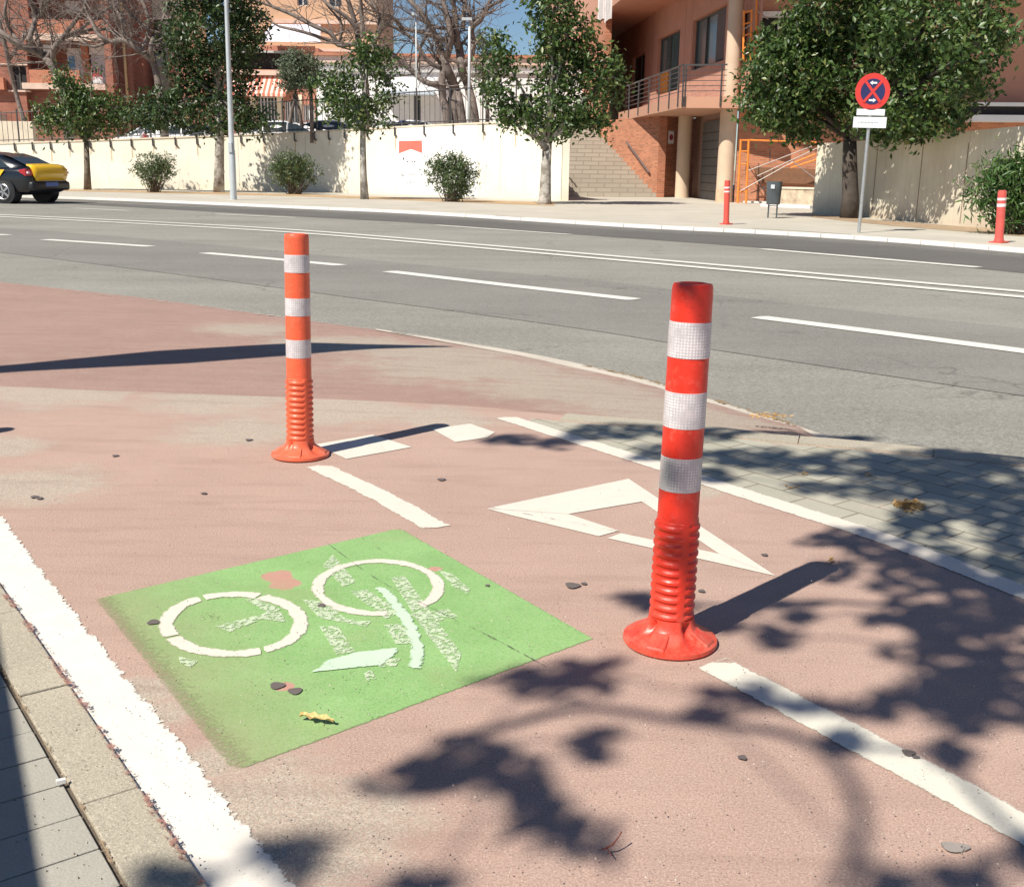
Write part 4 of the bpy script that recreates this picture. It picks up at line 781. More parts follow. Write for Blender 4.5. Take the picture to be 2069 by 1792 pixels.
t = NT('window_glass'); m_glass = t.fin((.03, .04, .045), .08, .8); t = NT('teal_glass'); m_teal = t.fin((.09, .15, .15), .12, .8)
m_dark = plain('dark_interior', (.025, .022, .022), .8, .3); m_frame = plain('window_frame_dark', (.09, .085, .08), .5); m_whitef = plain('white_frame', (.75, .75, .74), .5, .05); m_shut = plain('roller_shutter', (.60, .60, .66), .6, .05)
def window(F_, parent, x0, y0, x1, y1, pane=None, frame=None, depth=.22, mull=1, name='window', slats=False):
    u0, u1, z0, z1 = F_.rect(x0, y0, x1, y1); fw_ = .05; mb = MB(); d0, d1 = -depth, -depth+.05
    F_.box(mb, u0, u0+fw_, z0, z1, d0, d1); F_.box(mb, u1-fw_, u1, z0, z1, d0, d1); F_.box(mb, u0+fw_, u1-fw_, z0, z0+fw_, d0, d1-.002); F_.box(mb, u0+fw_, u1-fw_, z1-fw_, z1, d0, d1-.002)
    for k_ in range(1, mull+1):
        u = u0+(u1-u0)*k_/(mull+1); F_.box(mb, u-.03, u+.03, z0+fw_, z1-fw_, d0, d1-.004)
    f = mb.build(name, frame or m_frame, parent); mb = MB(); F_.box(mb, u0, u1, z0, z1, -depth-.04, -depth-.01)
    mb.build('pane', pane or m_glass, f); return (u0, u1, z0, z1)
# ------------------------------------------------------------------ building on the right (stairs, balcony, columns)
Cb = G(1462, 409); zb = hgt(Cb, 222); slab_t = .36
Bp, Ap, Cp = G(1374.5, 218.7, zb), G(1267, 241.6, zb), G(1458.7, 218.7, zb); sv = (Ap-Bp); sv.z = 0; sv.normalize(); SANG = math.atan2(-sv.y, -sv.x)
fvec = (Cp-Bp); fvec.z = 0; fvec.normalize(); flat = lambda p, z=0.: Vector((p.x, p.y, z))
ORB = (.50, .20, .11); m_brick = brick('orange_brick', ORB, (.38, .25, .18), math.atan2(-.935, .36)); m_bricks = brick('orange_brick_side', ORB, (.38, .25, .18), SANG); m_brickf = brick('orange_brick_front', (.44, .155, .08), (.36, .24, .18), 0.0)
m_salmon = plain('salmon_render', (.50, .265, .185), .85, .07, 1.2, bump=.1, dirt=.08); m_salmon_d = plain('salmon_soffit', (.50, .27, .18), .85, .06, 1.); m_colm = plain('stone_column', (.62, .47, .34), .8, .07, 2., bump=.15)
UP_ = Plane(flat(Cb)+Vector((.42, .5, 0)), SANG); LP = Plane(Bp, SANG); Q1 = G(1326, 399); svS = Vector((-.36, .935, 0)).normalized(); SBP = Plane(Q1, math.atan2(-svS.y, -svS.x))
print('zb', zb, 'soffit by wall', UP_.px(1272, 51), UP_.px(1386, 0), 'by edge', LP.px(1246, 25), 'U left end', UP_.px(1272, 140)[0], 'stair top', SBP.px(1187, 274), SBP.px(1267, 287), 'A', LP.px(1267, 241))
zs_ = UP_.px(1320, 28)[1]; uL = UP_.px(1272, 140)[0]
RBv = thing('salmon_building', flat(Q1), 'salmon and orange brick building with round columns, corner balcony and outside stairs', 'building')
mb = MB(); ops = []
def quad_open(F_, pts): us_ = [F_.px(*p)[0] for p in pts]; zz_ = [F_.px(*p)[1] for p in pts]; return min(us_), max(us_), (zz_[2]+zz_[3])/2, (zz_[0]+zz_[1])/2
zf = zb+slab_t
w1 = quad_open(UP_, [(1401, 42), (1468, 9), (1462, 122.5), (1406, 141)]); w2 = quad_open(UP_, [(1330, 80), (1373, 58), (1370, 155), (1336, 190)]); w3 = quad_open(UP_, [(1279, 116), (1301, 110), (1301, 170), (1280, 190)])
w1 = (w1[0], w1[1], w1[2], w1[3]); w2 = (w2[0], w2[1], zf+.02, w2[3]); w3 = (w3[0], w3[1], zf+.02, w3[3]); print('windows', w1, w2, w3)
fac_wall(mb, UP_, uL, 2.0, zf, zs_, [w1, w2, w3], .2); mb.build('upper_wall', m_salmon, RBv)
def uwin(F_, parent, w_, pane, mull, depth=.2, name='window', tr=0):
    u0, u1, z0, z1 = w_; mb = MB(); 
    for a, b, c, d in ((u0, u0+.07, z0, z1), (u1-.07, u1, z0, z1), (u0+.07, u1-.07, z0, z0+.07), (u0+.07, u1-.07, z1-.07, z1), *[(u0+(u1-u0)*m_-.04, u0+(u1-u0)*m_+.04, z0+.07, z1-.07) for m_ in mull]): F_.box(mb, a, b, c, d, -depth, -depth+.06)
    f = mb.build(name, m_frame, parent); mb = MB(); F_.box(mb, u0, u1, z0, z1, -depth-.05, -depth-.01); mb.build('pane', pane, f); return f
uwin(UP_, RBv, w1, m_teal, (.33, .66)); f2 = uwin(UP_, RBv, w2, m_teal, (.45,)); f3 = uwin(UP_, RBv, w3, m_dark, (.5,), name='door')
mb = MB(); UP_.box(mb, w2[0]+.12, w2[0]+(w2[1]-w2[0])*.4, zf+.05, zf+1.9, -.2, -.13); mb.build('orange_door_panel', plain('orange_panel', (.75, .33, .06), .5), RBv)
mb = MB(); UP_.box(mb, w1[0]+(w1[1]-w1[0])*.66, w1[1]-.06, w1[2]+.1, w1[3]-.08, -.19, -.135); mb.build('dark_blind', plain('blind', (.10, .085, .08), .7), RBv)
for u in (uL+2.2, w2[0]-1.1, w2[1]+.9, w1[0]-.15): mb = MB(); UP_.box(mb, u, u+.03, zf, zs_, .0, .006); mb.build('render_joint', plain('render_joint', (.30, .15, .11)), RBv)
mb = MB(); UP_.box(mb, uL-.02, 2.0, zf, zf+.9, .001, .03); mb.build('brick_plinth', brick('pale_brick', (.50, .26, .19), (.5, .36, .3), SANG, .3, .14, .12), RBv)
# slab of the balcony
sl_ = [Bp, Cp+fvec*1.6, Cp+fvec*1.6+sv*2.6, flat(UP_.w(-.2, 0), zb), flat(UP_.w(uL-1, 0), zb), Ap+sv*2.0]; sl_ = [flat(p, zb) for p in sl_]
mb = MB(); mb.prism(sl_, Vector((0, 0, slab_t))); mb.build('balcony_slab', m_salmon_d, RBv)
# railing on the slab
rl = MB(); rA, rB, rC = flat(Ap+sv*.5-(-LP.n)*0, 0), flat(Bp), flat(Cp+fvec*.1); rA, rB, rC = rA-LP.n*.04, rB-LP.n*.04, rC; hR = hgt(flat(Bp), 132)-0; hR = 4.55 if not 4.2 < hR < 5 else hR; print('rail', hR)
LF = (rB-rA).length
for z in [hR]+[zf+.18+i*(hR-zf-.25)/4.6 for i in range(5)]:
    th_ = .05 if z == hR else .022; a = MB(); a.bar(rA+Z*z, rB+Z*z, th_); a.build('handrail' if z == hR else 'rail_wire', m_iron, RBv); a = MB(); a.bar(rB+Z*z, rC+Z*z, th_); a.build('handrail' if z == hR else 'rail_wire', m_iron, RBv)
for xx in (1272, 1291, 1312, 1332, 1353, 1371): u, _ = LP.px(xx, 200); mb = MB(); p = flat(LP.w(u, 0, .02)); mb.bar(p+Z*(zb+.05), p+Z*hR, .05); mb.build('rail_post', m_iron, RBv)
FP = Plane(Bp, math.atan2(fvec.y, fvec.x))
for xx in (1379, 1384, 1456): u, _ = FP.px(xx, 200); mb = MB(); p = flat(FP.w(u, 0, .02)); mb.bar(p+Z*(zb+.05), p+Z*hR, .05); mb.build('rail_post', m_iron, RBv)
# columns
for c_, z0_, z1_, r in ((flat(Cb), 0, zb, .285), (flat(Cb)+Vector((.04, .02, 0)), zf, 14, .255), (flat(G(1377, 400)), 0, zb, .27)):
    mb = MB(); mb.tube([c_+Z*z0_, c_+Z*z1_], r, 28, cap=True); mb.build('column', m_colm, RBv, True, auto=40)
mb = MB(); c_ = flat(Cb); mb.tube([c_, c_+Z*.42], .29, 28); mb.build('column_foot', plain('column_foot', (.62, .42, .28), .85, .12, 4.), RBv, True, auto=40)
u, z = UP_.px(1274, 200); c_ = flat(UP_.w(u+.1, 0, .25)); mb = MB(); mb.tube([c_+Z*zf, c_+Z*(zf+1.6)], .09, 12); mb.build('column', m_cream2, RBv, True, auto=40)
# upper storey box with soffit
far_ = uL-6.0
mb = MB(); zt2 = 13.5; pU = [LP.w(-40+0*far_, 0), LP.w(3.5, 0), LP.w(3.5, 0)+fvec*16, LP.w(-40, 0)+fvec*16]; mb.prism([flat(p, zs_) for p in pU], Z*(zt2-zs_)); mb.build('upper_storeys', m_salmon, RBv)
for x0, x1, yt in ((1211, 1222, -10), (1225, 1237, -10)):
    u0 = LP.px(x0, 20)[0]; u1 = LP.px(x1, 20)[0]; mb = MB(); zq = LP.px((x0+x1)/2, 40)[1]
    for k_ in range(26): LP.box(mb, u0+.08, u1-.08, zq+k_*.09, zq+k_*.09+.06, .02, .05)
    LP.box(mb, u0, u0+.08, zq-.05, zq+2.4, .01, .07); LP.box(mb, u1-.08, u1, zq-.05, zq+2.4, .01, .07); mb.build('louvred_shutter', plain('white_louvre', (.78, .74, .72), .6), RBv)
# wall below the soffit behind the balcony end, and lower walls
mb = MB(); a = flat(UP_.w(uL, 0)); b = flat(LP.w(LP.px(1267, 241)[0]-2.5, 0)); mb.prism([a+Z*zf, flat(a)+Z*zs_, flat(a+sv*6)+Z*zs_, flat(a+sv*6)+Z*zf], UP_.n*-.3); mb.build('recess_wall', m_salmon, RBv)
uA = SBP.px(1187, 274)[0]; zA = SBP.px(1187, 274)[1]
mb = MB(); SBP.box(mb, -11, 0, -.1, zb-.003, -.35, 0); mb.build('brick_side_wall', m_brick, RBv)
mb = MB(); LP.box(mb, -40, -15.5, -.1, zs_+1, -.3, -.001); mb.build('side_wall_upper', m_bricks, RBv)
pr0 = flat(Q1); pr1 = flat(G(1341, 399.2)); mb = MB(); mb.prism([pr0+Vector((.003, 0, -.1)), pr1-Z*.1, pr1+sv*.5-Z*.1, pr0+sv*.5-Z*.1+Vector((.003, 0, 0))], Z*(zb+.097)); mb.build('brick_pier', m_brickf, RBv)
RWp = Plane(pr1+sv*.25, math.atan2(*(flat(G(1392, 398.6))-pr1).yx)); mb = MB(); RWp.box(mb, .02, 2.2, -.1, zb-.002, -.3, 0); mb.build('garage_side_wall', m_brickf, RBv)
g0, g1 = flat(G(1391, 398.8)), flat(G(1450, 406.8)); GP = Plane(g0, math.atan2((g1-g0).y, (g1-g0).x)); gl = (g1-g0).length
mb = MB(); GP.box(mb, 0, gl+.2, -.1, zb-.001, -.3, -.12); mb.build('garage_wall', plain('garage_wall', (.34, .22, .17), .9), RBv)
mb = MB(); GP.box(mb, gl*.36, gl-.05, 0, zb-.25, -.12, -.04); gd = mb.build('garage_door', plain('grey_garage_door', (.11, .115, .12), .5, .1, 3., metal=.2), RBv)
for k_ in range(1, 9): mb = MB(); GP.box(mb, gl*.37, gl-.07, k_*.3, k_*.3+.02, -.04, -.032); mb.build('panel_groove', m_dark, gd)
u, z = RWp.px(1355, 278); np_ = thing('no_parking_plate', RWp.w(u, z, .02), 'white plate with red round no parking symbol on the shaded brick by the garage', 'sign')
mb = MB(); k_ = proj(RWp.w(u, z))[2]/F; RWp.box(mb, u-8*k_, u+8*k_, z-12.5*k_, z+12.5*k_, .01, .03); mb.build('plate', m_sw, np_)
def fdisc(F_, u, z, r, d, n=28): return [F_.w(u+r*math.cos(6.2832*i/n), z+r*math.sin(6.2832*i/n), d) for i in range(n)]
mb = MB(); mb.prism(fdisc(RWp, u, z, 6*k_, .031), RWp.n*.003); mb.build('red_ring', m_sr, np_); mb = MB(); mb.prism(fdisc(RWp, u, z, 4.3*k_, .035), RWp.n*.003); mb.build('blue_disc', m_sb, np_)
mb = MB(); mb.bar(RWp.w(u-3.4*k_, z+3.4*k_, .04), RWp.w(u+3.4*k_, z-3.4*k_, .04), 1.4*k_, .003, up=RWp.n); mb.build('red_bar', m_sr, np_)
mb = MB(); mb.bar(SBP.wpx(1270, 287, .1), SBP.wpx(1316, 349, .1), .07, .05); mb.build('wall_handrail', plain('handrail_grey', (.16, .12, .11), .5), RBv)
# stairs
S0, S1 = Vector((1.85, 43.3, 0)), flat(Q1)+SBP.n*.002; nst = max(10, min(22, int(round(zA/.17)))); rise = .17; run = (abs(uA))/max(nst, 1); run = .38; nst = 15; print('stairs', nst, run)
stt = NT('stair_stone'); qq = stt.n('Mapping', {'Vector': stt.pos, 'Rotation': (0, 0, .1)}).outputs[0]; sq = stt.n('SeparateXYZ', {0: qq}); vq = stt.n('CombineXYZ', {0: sq.outputs[0], 1: sq.outputs[2]}).outputs[0]
bb = stt.n('TexBrick', {'Vector': vq, 'Color1': (.47, .415, .34), 'Color2': (.53, .475, .39), 'Mortar': (.36, .31, .255), 'Scale': 1., 'Mortar Size': .02, 'Brick Width': .62, 'Row Height': .17}); m_stair = stt.fin(bb.outputs[0], .85, .2)
stt2 = thing('outside_stairs', S0, 'pale stone outside stairs climbing between cream wall end and orange brick wall', 'stairs')
for i in range(nst+4):
    a = S0+svS*run*i; b = S1+svS*run*i; mb = MB(); mb.hexa(a-Z*.1+Z*i*rise, b-Z*.1+Z*i*rise, b+svS*(run+.05)-Z*.1+Z*i*rise, a+svS*(run+.05)-Z*.1+Z*i*rise, a+Z*(i+1)*rise, b+Z*(i+1)*rise, b+svS*(run+.05)+Z*(i+1)*rise, a+svS*(run+.05)+Z*(i+1)*rise)
    mb.build('step', m_stair, stt2)
sr0 = flat(G(1150, 401)); srl = MB()
for i in range(0, nst+4): p = S0+(S1-S0)*.05+svS*run*(i+.5)+Z*((i+1)*rise); srl.bar(p, p+Z*.95, .03)
srl.bar(S0+(S1-S0)*.05+svS*run*.5+Z*(rise+.95), S0+(S1-S0)*.05+svS*run*(nst+3.5)+Z*((nst+4)*rise+.95), .05); srl.build('handrail', m_iron, stt2)
# wall end facing the stairs: the cream wall turns back along them
mb = MB(); e = WB[-1]; q = [e+Vector((.0, .02, 0)), e+Vector((.26, .02, 0)), e+Vector((.26, 0, 0))+sv*.5, e+sv*.5]; mb.prism([p-Z*.1 for p in q], Z*(WH[-1]+.095)); mb.build('return_wall', m_cream, wall)
# front brick wall behind the scaffold, upper right facade
b0_, b1_ = flat(G(1483, 409.5)), flat(G(1571, 411)); BW = Plane(b0_, math.atan2((b1_-b0_).y, (b1_-b0_).x)); m_brickb = brick('orange_brick_wall', (.50, .19, .10), (.42, .28, .2), BW.ang)
mb = MB(); uR = 26.; BW.box(mb, .0, uR, -.1, zb+.02, -.3, 0); mb.build('brick_front_wall', m_brickb, RBv)
op = BW.rect(1500, 26, 1648, 128); ops2 = [op]; mb = MB(); fac_wall(mb, BW, .0, uR, zb+.02, 13.4, ops2, .3); mb.build('front_wall', m_salmon, RBv)
mb = MB(); BW.box(mb, op[0], op[1], op[2], op[3], -.34, -.3); fwn = mb.build('window', m_dark, RBv)
for k_ in range(5): mb = MB(); uu = op[0]+(op[1]-op[0])*k_/4; BW.box(mb, uu-.04, uu+.04, op[2], op[3], -.3, -.24); mb.build('frame', m_whitef, fwn)
mb = MB(); BW.box(mb, op[0]+.6, op[1]+.2, op[3]-.14, op[3]+.02, -.2, .12); mb.build('awning_box', m_whitef, RBv)
for xx in (1890, 1975): u = BW.px(xx, 100)[0]; mb = MB(); BW.box(mb, u, u+.03, zb, 13, .0, .006); mb.build('render_joint', plain('render_joint_b', (.40, .2, .14)), RBv)
for (y0, y1, mt, d) in ((211, 218.5, m_whitef, .75), (218.5, 236, m_dark, .62), (236, 249, m_whitef, .78)):
    u0, u1, z0, z1 = BW.rect(1950, y0, 2300, y1); mb = MB(); BW.box(mb, u0, u1, z0, z1, .02, d); mb.build('fascia_band', mt, RBv)
# scaffold
k_ = proj(b0_)[2]/F; SCp = Plane(b0_+BW.n*1.0, BW.ang); sca = thing('scaffold', flat(SCp.wpx(1500, 409)), 'orange scaffold frames with silver diagonal braces against the brick wall', 'scaffold'); m_or = plain('scaffold_orange', (.80, .25, .04), .45, .12, 8.); m_silver = plain('scaffold_silver', (.42, .37, .34), .35, .1, 8., metal=.5)
def sbar(x0, y0, x1, y1, wd, mt, nm, d=0.): mb = MB(); a, b = SCp.wpx(x0, y0, d), SCp.wpx(x1, y1, d); a.z = max(a.z, .01); b.z = max(b.z, .01); mb.tube([a, b], wd/2, 8); mb.build(nm, mt, sca, True, auto=40)
for a in ((1490, 416, 1497, 282), (1507, 414, 1513, 282), (1502, 124, 1503, 22), (1516, 126, 1519, 20), (1526, 134, 1529, 2)): sbar(*a, .075, m_or, 'upright')
for y in (284, 306, 332, 388): sbar(1492+(388-y)*.03, y, 1508+(388-y)*.03, y, .05, m_or, 'rung')
for y in (24, 47, 70, 95, 122): sbar(1502, y+3, 1518, y-2, .05, m_or, 'rung')
for a in ((1496, 386, 1602, 327), (1530, 356, 1650, 300), (1602, 327, 1648, 362), (1512, 345, 1640, 296), (1500, 62, 1521, 48), (1502, 112, 1519, 104), (1530, 24, 1552, 40)): sbar(*a, .034, m_silver, 'brace', .05)
for a in ((1585, 338, 1650, 312), (1600, 340, 1655, 322), (1513, 283, 1652, 288)): sbar(*a, .06, m_or, 'tube', -.3)
for a in ((1497, 388, 1497, 290), (1537, 409, 1537, 330), (1513, 330, 1562, 409), (1520, 392, 1566, 372), (1560, 300, 1560, 330)): sbar(*a, .03, m_iron, 'thin_bar', -.6)
bd = thing('brick_shade', BW.wpx(1590, 360, .2), 'brown panel in place of the shadow on the brick wall behind the scaffold braces', 'shade_sheet'); mb = MB(); mb.prism([BW.wpx(1519, 338, .12), BW.wpx(1646, 342, .12), BW.wpx(1646, 373, .12), BW.wpx(1536, 369, .12)], BW.n*.05); mb.build('panel', plain('brick_shade', (.20, .10, .055), .8, .15, 5.), bd)  # flat brown panel put where a shadow falls on the brick
a, b = flat(G(1572, 418)), flat(G(1643, 421)); lw = thing('low_stone_wall', a, 'low stained pale stone wall beside the litter bin', 'low wall'); SP = Plane(a, math.atan2((b-a).y, (b-a).x)); mb = MB(); SP.box(mb, 0, (b-a).length+.1, 0, .55, -.6, 0); mb.build('block', plain('stained_stone', (.50, .40, .29), .9, .35, 3., bump=.4, dirt=.6), lw, bevel=.02); mb = MB(); SP.box(mb, -.02, (b-a).length+.12, .552, .60, -.62, .03); mb.build('cap', m_cream2, lw)
mb = MB(); SP.box(mb, -.3, (b-a).length+.2, .003, .09, .0, .5); mb.build('ledge', m_kerbfar, lw)
kb0 = flat(G(1495, 412)); mb = MB(); BW.box(mb, .3, 8, .004, .06, .05, .25); tag(mb.build('kerb_strip', m_kerbfar), kind='structure')
# ------------------------------------------------------------------ right boundary wall
r_px = [(1641, 431.5), (1708, 435.5), (2069, 468), (2500, 506)]; r_t = [290, 287, 252, 212]; RB = [G(*p) for p in r_px]; RH = [hgt(p, y) for p, y in zip(RB, r_t)]; print('right wall', RH)
rw = thing('boundary_wall', RB[1], 'cream panelled wall at the right dappled by the big tree shade', 'wall')
t = NT('weathered_cream'); c = t.mix(t.mp(t.noise(.9, 5), .3, .7), (.62, .55, .43), (.76, .70, .56)); st = t.n('Mapping', {'Vector': t.pos, 'Scale': (4, 4, .22)}).outputs[0]; c = t.mix(t.mul(t.mp(t.noise(2.2, 5, .7, vec=st), .5, .7), .35), c, (.45, .34, .23)); sp = t.n('SeparateXYZ', {0: t.pos}); low = t.mp(sp.outputs[2], .0, .45, 1, 0); c = t.mix(t.mul(low, .5), c, (.42, .31, .22)); t.bump(t.noise(20, 5), .3, .01); m_rw = t.fin(c, .9, .2)
mb = MB(); nv = Vector((.5, .8, 0)).normalized()*.35
for i in range(3): a, b = RB[i], RB[i+1]; mb.hexa(a-Z*.1, b-Z*.1, b+nv-Z*.1, a+nv-Z*.1, a+Z*RH[i], b+Z*RH[i+1], b+nv+Z*RH[i+1], a+nv+Z*RH[i])
mb.build('wall_body', m_rw, rw); P3 = Plane(RB[1], math.atan2((RB[2]-RB[1]).y, (RB[2]-RB[1]).x))
for xx in (1760, 1850, 1940, 2035): u = P3.px(xx, 440)[0]; mb = MB(); P3.box(mb, u, u+.03, .05, RH[1]-.1, 0, .005); mb.build('panel_joint', plain('joint_dark', (.3, .22, .16)), rw)
# ------------------------------------------------------------------ far buildings on the terrace
LBp = Plane((0, 62), 0.); BRD = (.33, .135, .095); m_brickL = brick('red_brick_far', BRD, (.32, .16, .11), 0., .3, .1, .15); m_slab = plain('cream_slab', (.68, .50, .40), .8, .08); m_brickp = plain('brick_parapet', (.50, .20, .12), .85, .15, 3.)
def place(F_, x0, y0, x1, y1): return F_.rect(x0, y0, x1, y1)
LB = thing('apartment_building', LBp.wpx(100, 290), 'red brick apartment block with balconies and shutters behind bare trees at the far left', 'building')
mb = MB(); ops = [place(LBp, 21, 133, 54, 183), place(LBp, 56, 86, 229, 170), place(LBp, 56, -20, 229, 40), place(LBp, 56, 184, 200, 262), place(LBp, -60, 96, -5, 170)]
u0, u1, z0, z1 = place(LBp, -300, -140, 265, 320); z0 = 1.5
fac_wall(mb, LBp, u0, u1, z0, z1, ops, .3); LBp.box(mb, u0, u1, z0, z1, -9, -1.8); mb.build('wall', m_brickL, LB)
window(LBp, LB, 21, 133, 54, 183, m_dark); 
def fb(F_, parent, name, x0, y0, x1, y1, d0, d1, mt): mb = MB(); a, b, c, d = F_.rect(x0, y0, x1, y1); F_.box(mb, a, b, c, d, d0, d1); return mb.build(name, mt, parent)
for y0, y1 in ((70, 84), (170, 182), (-32, -20)):
    fb(LBp, LB, 'balcony_slab', 50, y0, 232, y1, -1.7, .35, m_slab)
for y0, y1 in ((143, 170), (44, 70)): fb(LBp, LB, 'balcony_parapet', 64, y0, 165, y1, .05, .3, m_brickp)
fb(LBp, LB, 'balcony_parapet', 218, 143, 234, 170, .05, .3, m_brickp)
fb(LBp, LB, 'sill', 18, 183, 62, 186.5, -.1, .12, m_slab); fb(LBp, LB, 'lintel', -20, 129, 56, 132.5, -.05, .06, m_slab); fb(LBp, LB, 'shade_wall', 50, 184, 205, 262, -.6, -.4, m_brickL)
fb(LBp, LB, 'air_conditioner', 79, 89, 96, 103, -.9, -.5, m_whitef); fb(LBp, LB, 'balcony_door', 114, 92, 147, 168, -1.75, -1.6, m_whitef); fb(LBp, LB, 'door_pane', 116, 108, 128, 140, -1.6, -1.56, plain('blue_pane', (.12, .3, .5), .3)); fb(LBp, LB, 'roller_shutter', 163, 86, 219, 168, -1.75, -1.55, m_shut); fb(LBp, LB, 'shutter_box', 160, 86, 219, 106, -1.56, -1.4, m_whitef); fb(LBp, LB, 'shutter_pillar', 147, 86, 160, 168, -1.75, -1.3, m_brickp)
fb(LBp, LB, 'balcony_grille', 192, 157, 212, 170, .28, .34, m_whitef)
for x in (166, 172, 178, 184, 190, 196, 202, 208, 214): fb(LBp, LB, 'railing_bar', x, 138, x+1, 157, .25, .3, m_frame)
fb(LBp, LB, 'railing_rail', 164, 137, 220, 138.5, .24, .31, m_frame); fb(LBp, LB, 'corner_pier', 220, -140, 234, 268, .01, .9, m_brickL)
fb(LBp, LB, 'downpipe', 252.5, -30, 255.5, 268, .05, .22, plain('yellow_pipe', (.72, .5, .25), .6)); fb(LBp, LB, 'window', 108, -6, 136, 18, -1.8, -1.6, m_whitef)
fb(LBp, LB, 'ground_wall', -60, 232, 20, 262, .3, 1.2, plain('pale_ground_wall', (.62, .58, .52))); fb(LBp, LB, 'balcony_parapet', -60, 158, 14, 182, .05, .4, m_brickp)
for x, y, c_ in ((205, 152, (.7, .04, .04)), (198, 155, (.75, .08, .06)), (186, 158, (.06, .14, .03)), (96, 158, (.35, .42, .25)), (225, 165, (.08, .16, .04)), (74, 62, (.3, .12, .05)), (110, 60, (.2, .2, .06))):
    pt_ = LBp.wpx(x, y, .45); th = thing('potted_plant', pt_, {0: ''}.get(1, 'balcony flower pot') , 'plant') if False else None
    pp_ = np.array(tuple(pt_))+rng.normal(size=(60, 3))*.14; leaves_mesh('balcony_flowers', pp_, .09, plain('flower_%d' % x, c_, .7), LB)
CBp = Plane((0, 66), 0.); CB = thing('cream_building', CBp.wpx(300, 270), 'narrow cream house between the brick block and the dense tree', 'building'); m_crm = plain('cream_house', (.78, .70, .52), .85, .06)
mb = MB(); u0, u1, z0, z1 = place(CBp, 264, -60, 345, 300); fac_wall(mb, CBp, u0, u1, 1.5, z1, [place(CBp, 266, 40, 330, 111), place(CBp, 292, 205, 312, 260)], .4); CBp.box(mb, u0, u1, 1.5, z1, -8, -.8); mb.build('wall', m_crm, CB)
window(CBp, CB, 266, 40, 330, 111, m_dark, depth=.35); window(CBp, CB, 292, 205, 312, 260, m_glass, m_whitef); mb = MB()
for x in range(317, 346, 3): a = place(CBp, x, 115, x+1, 135); CBp.box(mb, *a, .3, .34)
for y in (115, 134): CBp.box(mb, *place(CBp, 316, y, 346, y+1.2), .29, .35)
mb.build('white_railing', m_whitef, CB)
ABp = Plane((0, 64), 0.); AB = thing('awning_building', ABp.wpx(520, 270), 'orange building with red and white striped awning and pale canopy behind the railing', 'building'); m_orr = plain('orange_render', (.60, .39, .25), .85, .07); m_redr = plain('red_render', (.44, .19, .13), .85, .1)
mb = MB(); u0, u1, z0, z1 = place(ABp, 345, 92, 640, 300); fac_wall(mb, ABp, u0, u1, 1.5, z1, [place(ABp, 470, 106, 600, 141), place(ABp, 520, 196, 560, 262), place(ABp, 575, 205, 604, 262), place(ABp, 612, 212, 636, 262)], .4); ABp.box(mb, u0, u1, 1.5, z1, -8, -1); mb.build('wall', m_redr, AB)
fb(ABp, AB, 'terrace_recess', 470, 106, 600, 141, -.5, -.4, m_dark)
for a in ((520, 196, 560, 262), (575, 205, 604, 262), (612, 212, 636, 262)): window(ABp, AB, *a, m_glass, m_whitef, mull=5)
fb(ABp, AB, 'ground_floor_render', 505, 192, 519, 266, .01, .1, m_crm); fb(ABp, AB, 'ground_floor_render', 561, 192, 574, 266, .01, .1, m_crm); fb(ABp, AB, 'ground_floor_render', 604.5, 192, 611.5, 266, .01, .1, m_crm)
fb(ABp, AB, 'cream_band', 440, 143, 600, 153, .02, .35, m_slab); fb(ABp, AB, 'slab_edge', 470, 104, 600, 108, .0, .3, plain('grey_slab', (.45, .45, .45)))
mb = MB(); a = ABp.rect(440, 154, 590, 160); b = ABp.rect(444, 188, 586, 192); mb.add([ABp.w(a[0], a[3], .02), ABp.w(a[1], a[3], .02), ABp.w(b[1], b[2], 1.3), ABp.w(b[0], b[2], 1.3), ABp.w(b[1], b[2]-.15, 1.31), ABp.w(b[0], b[2]-.15, 1.31)], [(0, 3, 2, 1), (3, 5, 4, 2)]); mb.build('awning', striped('awning_stripes', (.62, .18, .12), (.82, .62, .52), 0., .28), AB)
mb = MB(); a = ABp.rect(550, 50, 648, 62); b = ABp.rect(530, 86, 655, 90); mb.add([ABp.w(a[0], a[3], .02), ABp.w(a[1], a[3], .02), ABp.w(b[1], b[2], 1.2), ABp.w(b[0], b[2], 1.2)], [(0, 3, 2, 1)]); mb.build('canopy', plain('pale_canopy', (.70, .66, .72), .6, .1), AB)
OBp = Plane((0, 72), 0.); OB = thing('orange_building', OBp.wpx(660, 270), 'taller orange rendered building seen behind bare branches left of the sky gap', 'building'); mb = MB(); u0, u1, z0, z1 = place(OBp, 470, -140, 764, 300)
fac_wall(mb, OBp, u0, u1, 1.5, z1, [place(OBp, 648, 108, 712, 122), place(OBp, 600, -20, 622, 12), place(OBp, 664, -10, 690, 15)], .3); OBp.box(mb, u0, u1, 1.5, z1, -9, -.5); mb.build('wall', m_orr, OB)
window(OBp, OB, 648, 108, 712, 122, m_dark); window(OBp, OB, 600, -20, 622, 12, m_glass, m_whitef); window(OBp, OB, 664, -10, 690, 15, m_glass, m_whitef); fb(OBp, OB, 'cornice', 556, 42, 764, 50, .0, .3, m_slab); fb(OBp, OB, 'cornice', 600, 100, 764, 106, .0, .3, m_slab)
WP = Plane((0, 60), 0.); WBd = thing('white_building', WP.wpx(900, 270), 'low white building with terracotta coping behind the railing', 'building'); m_wb = plain('white_facade', (.86, .85, .83), .85, .04); mb = MB(); u0, u1, z0, z1 = place(WP, 640, 117, 1215, 300); opsw = [place(WP, 836, 194, 850, 250), place(WP, 904, 197, 919, 244), place(WP, 776, 150, 790, 176), place(WP, 1050, 190, 1075, 240), place(WP, 696, 200, 730, 250)]
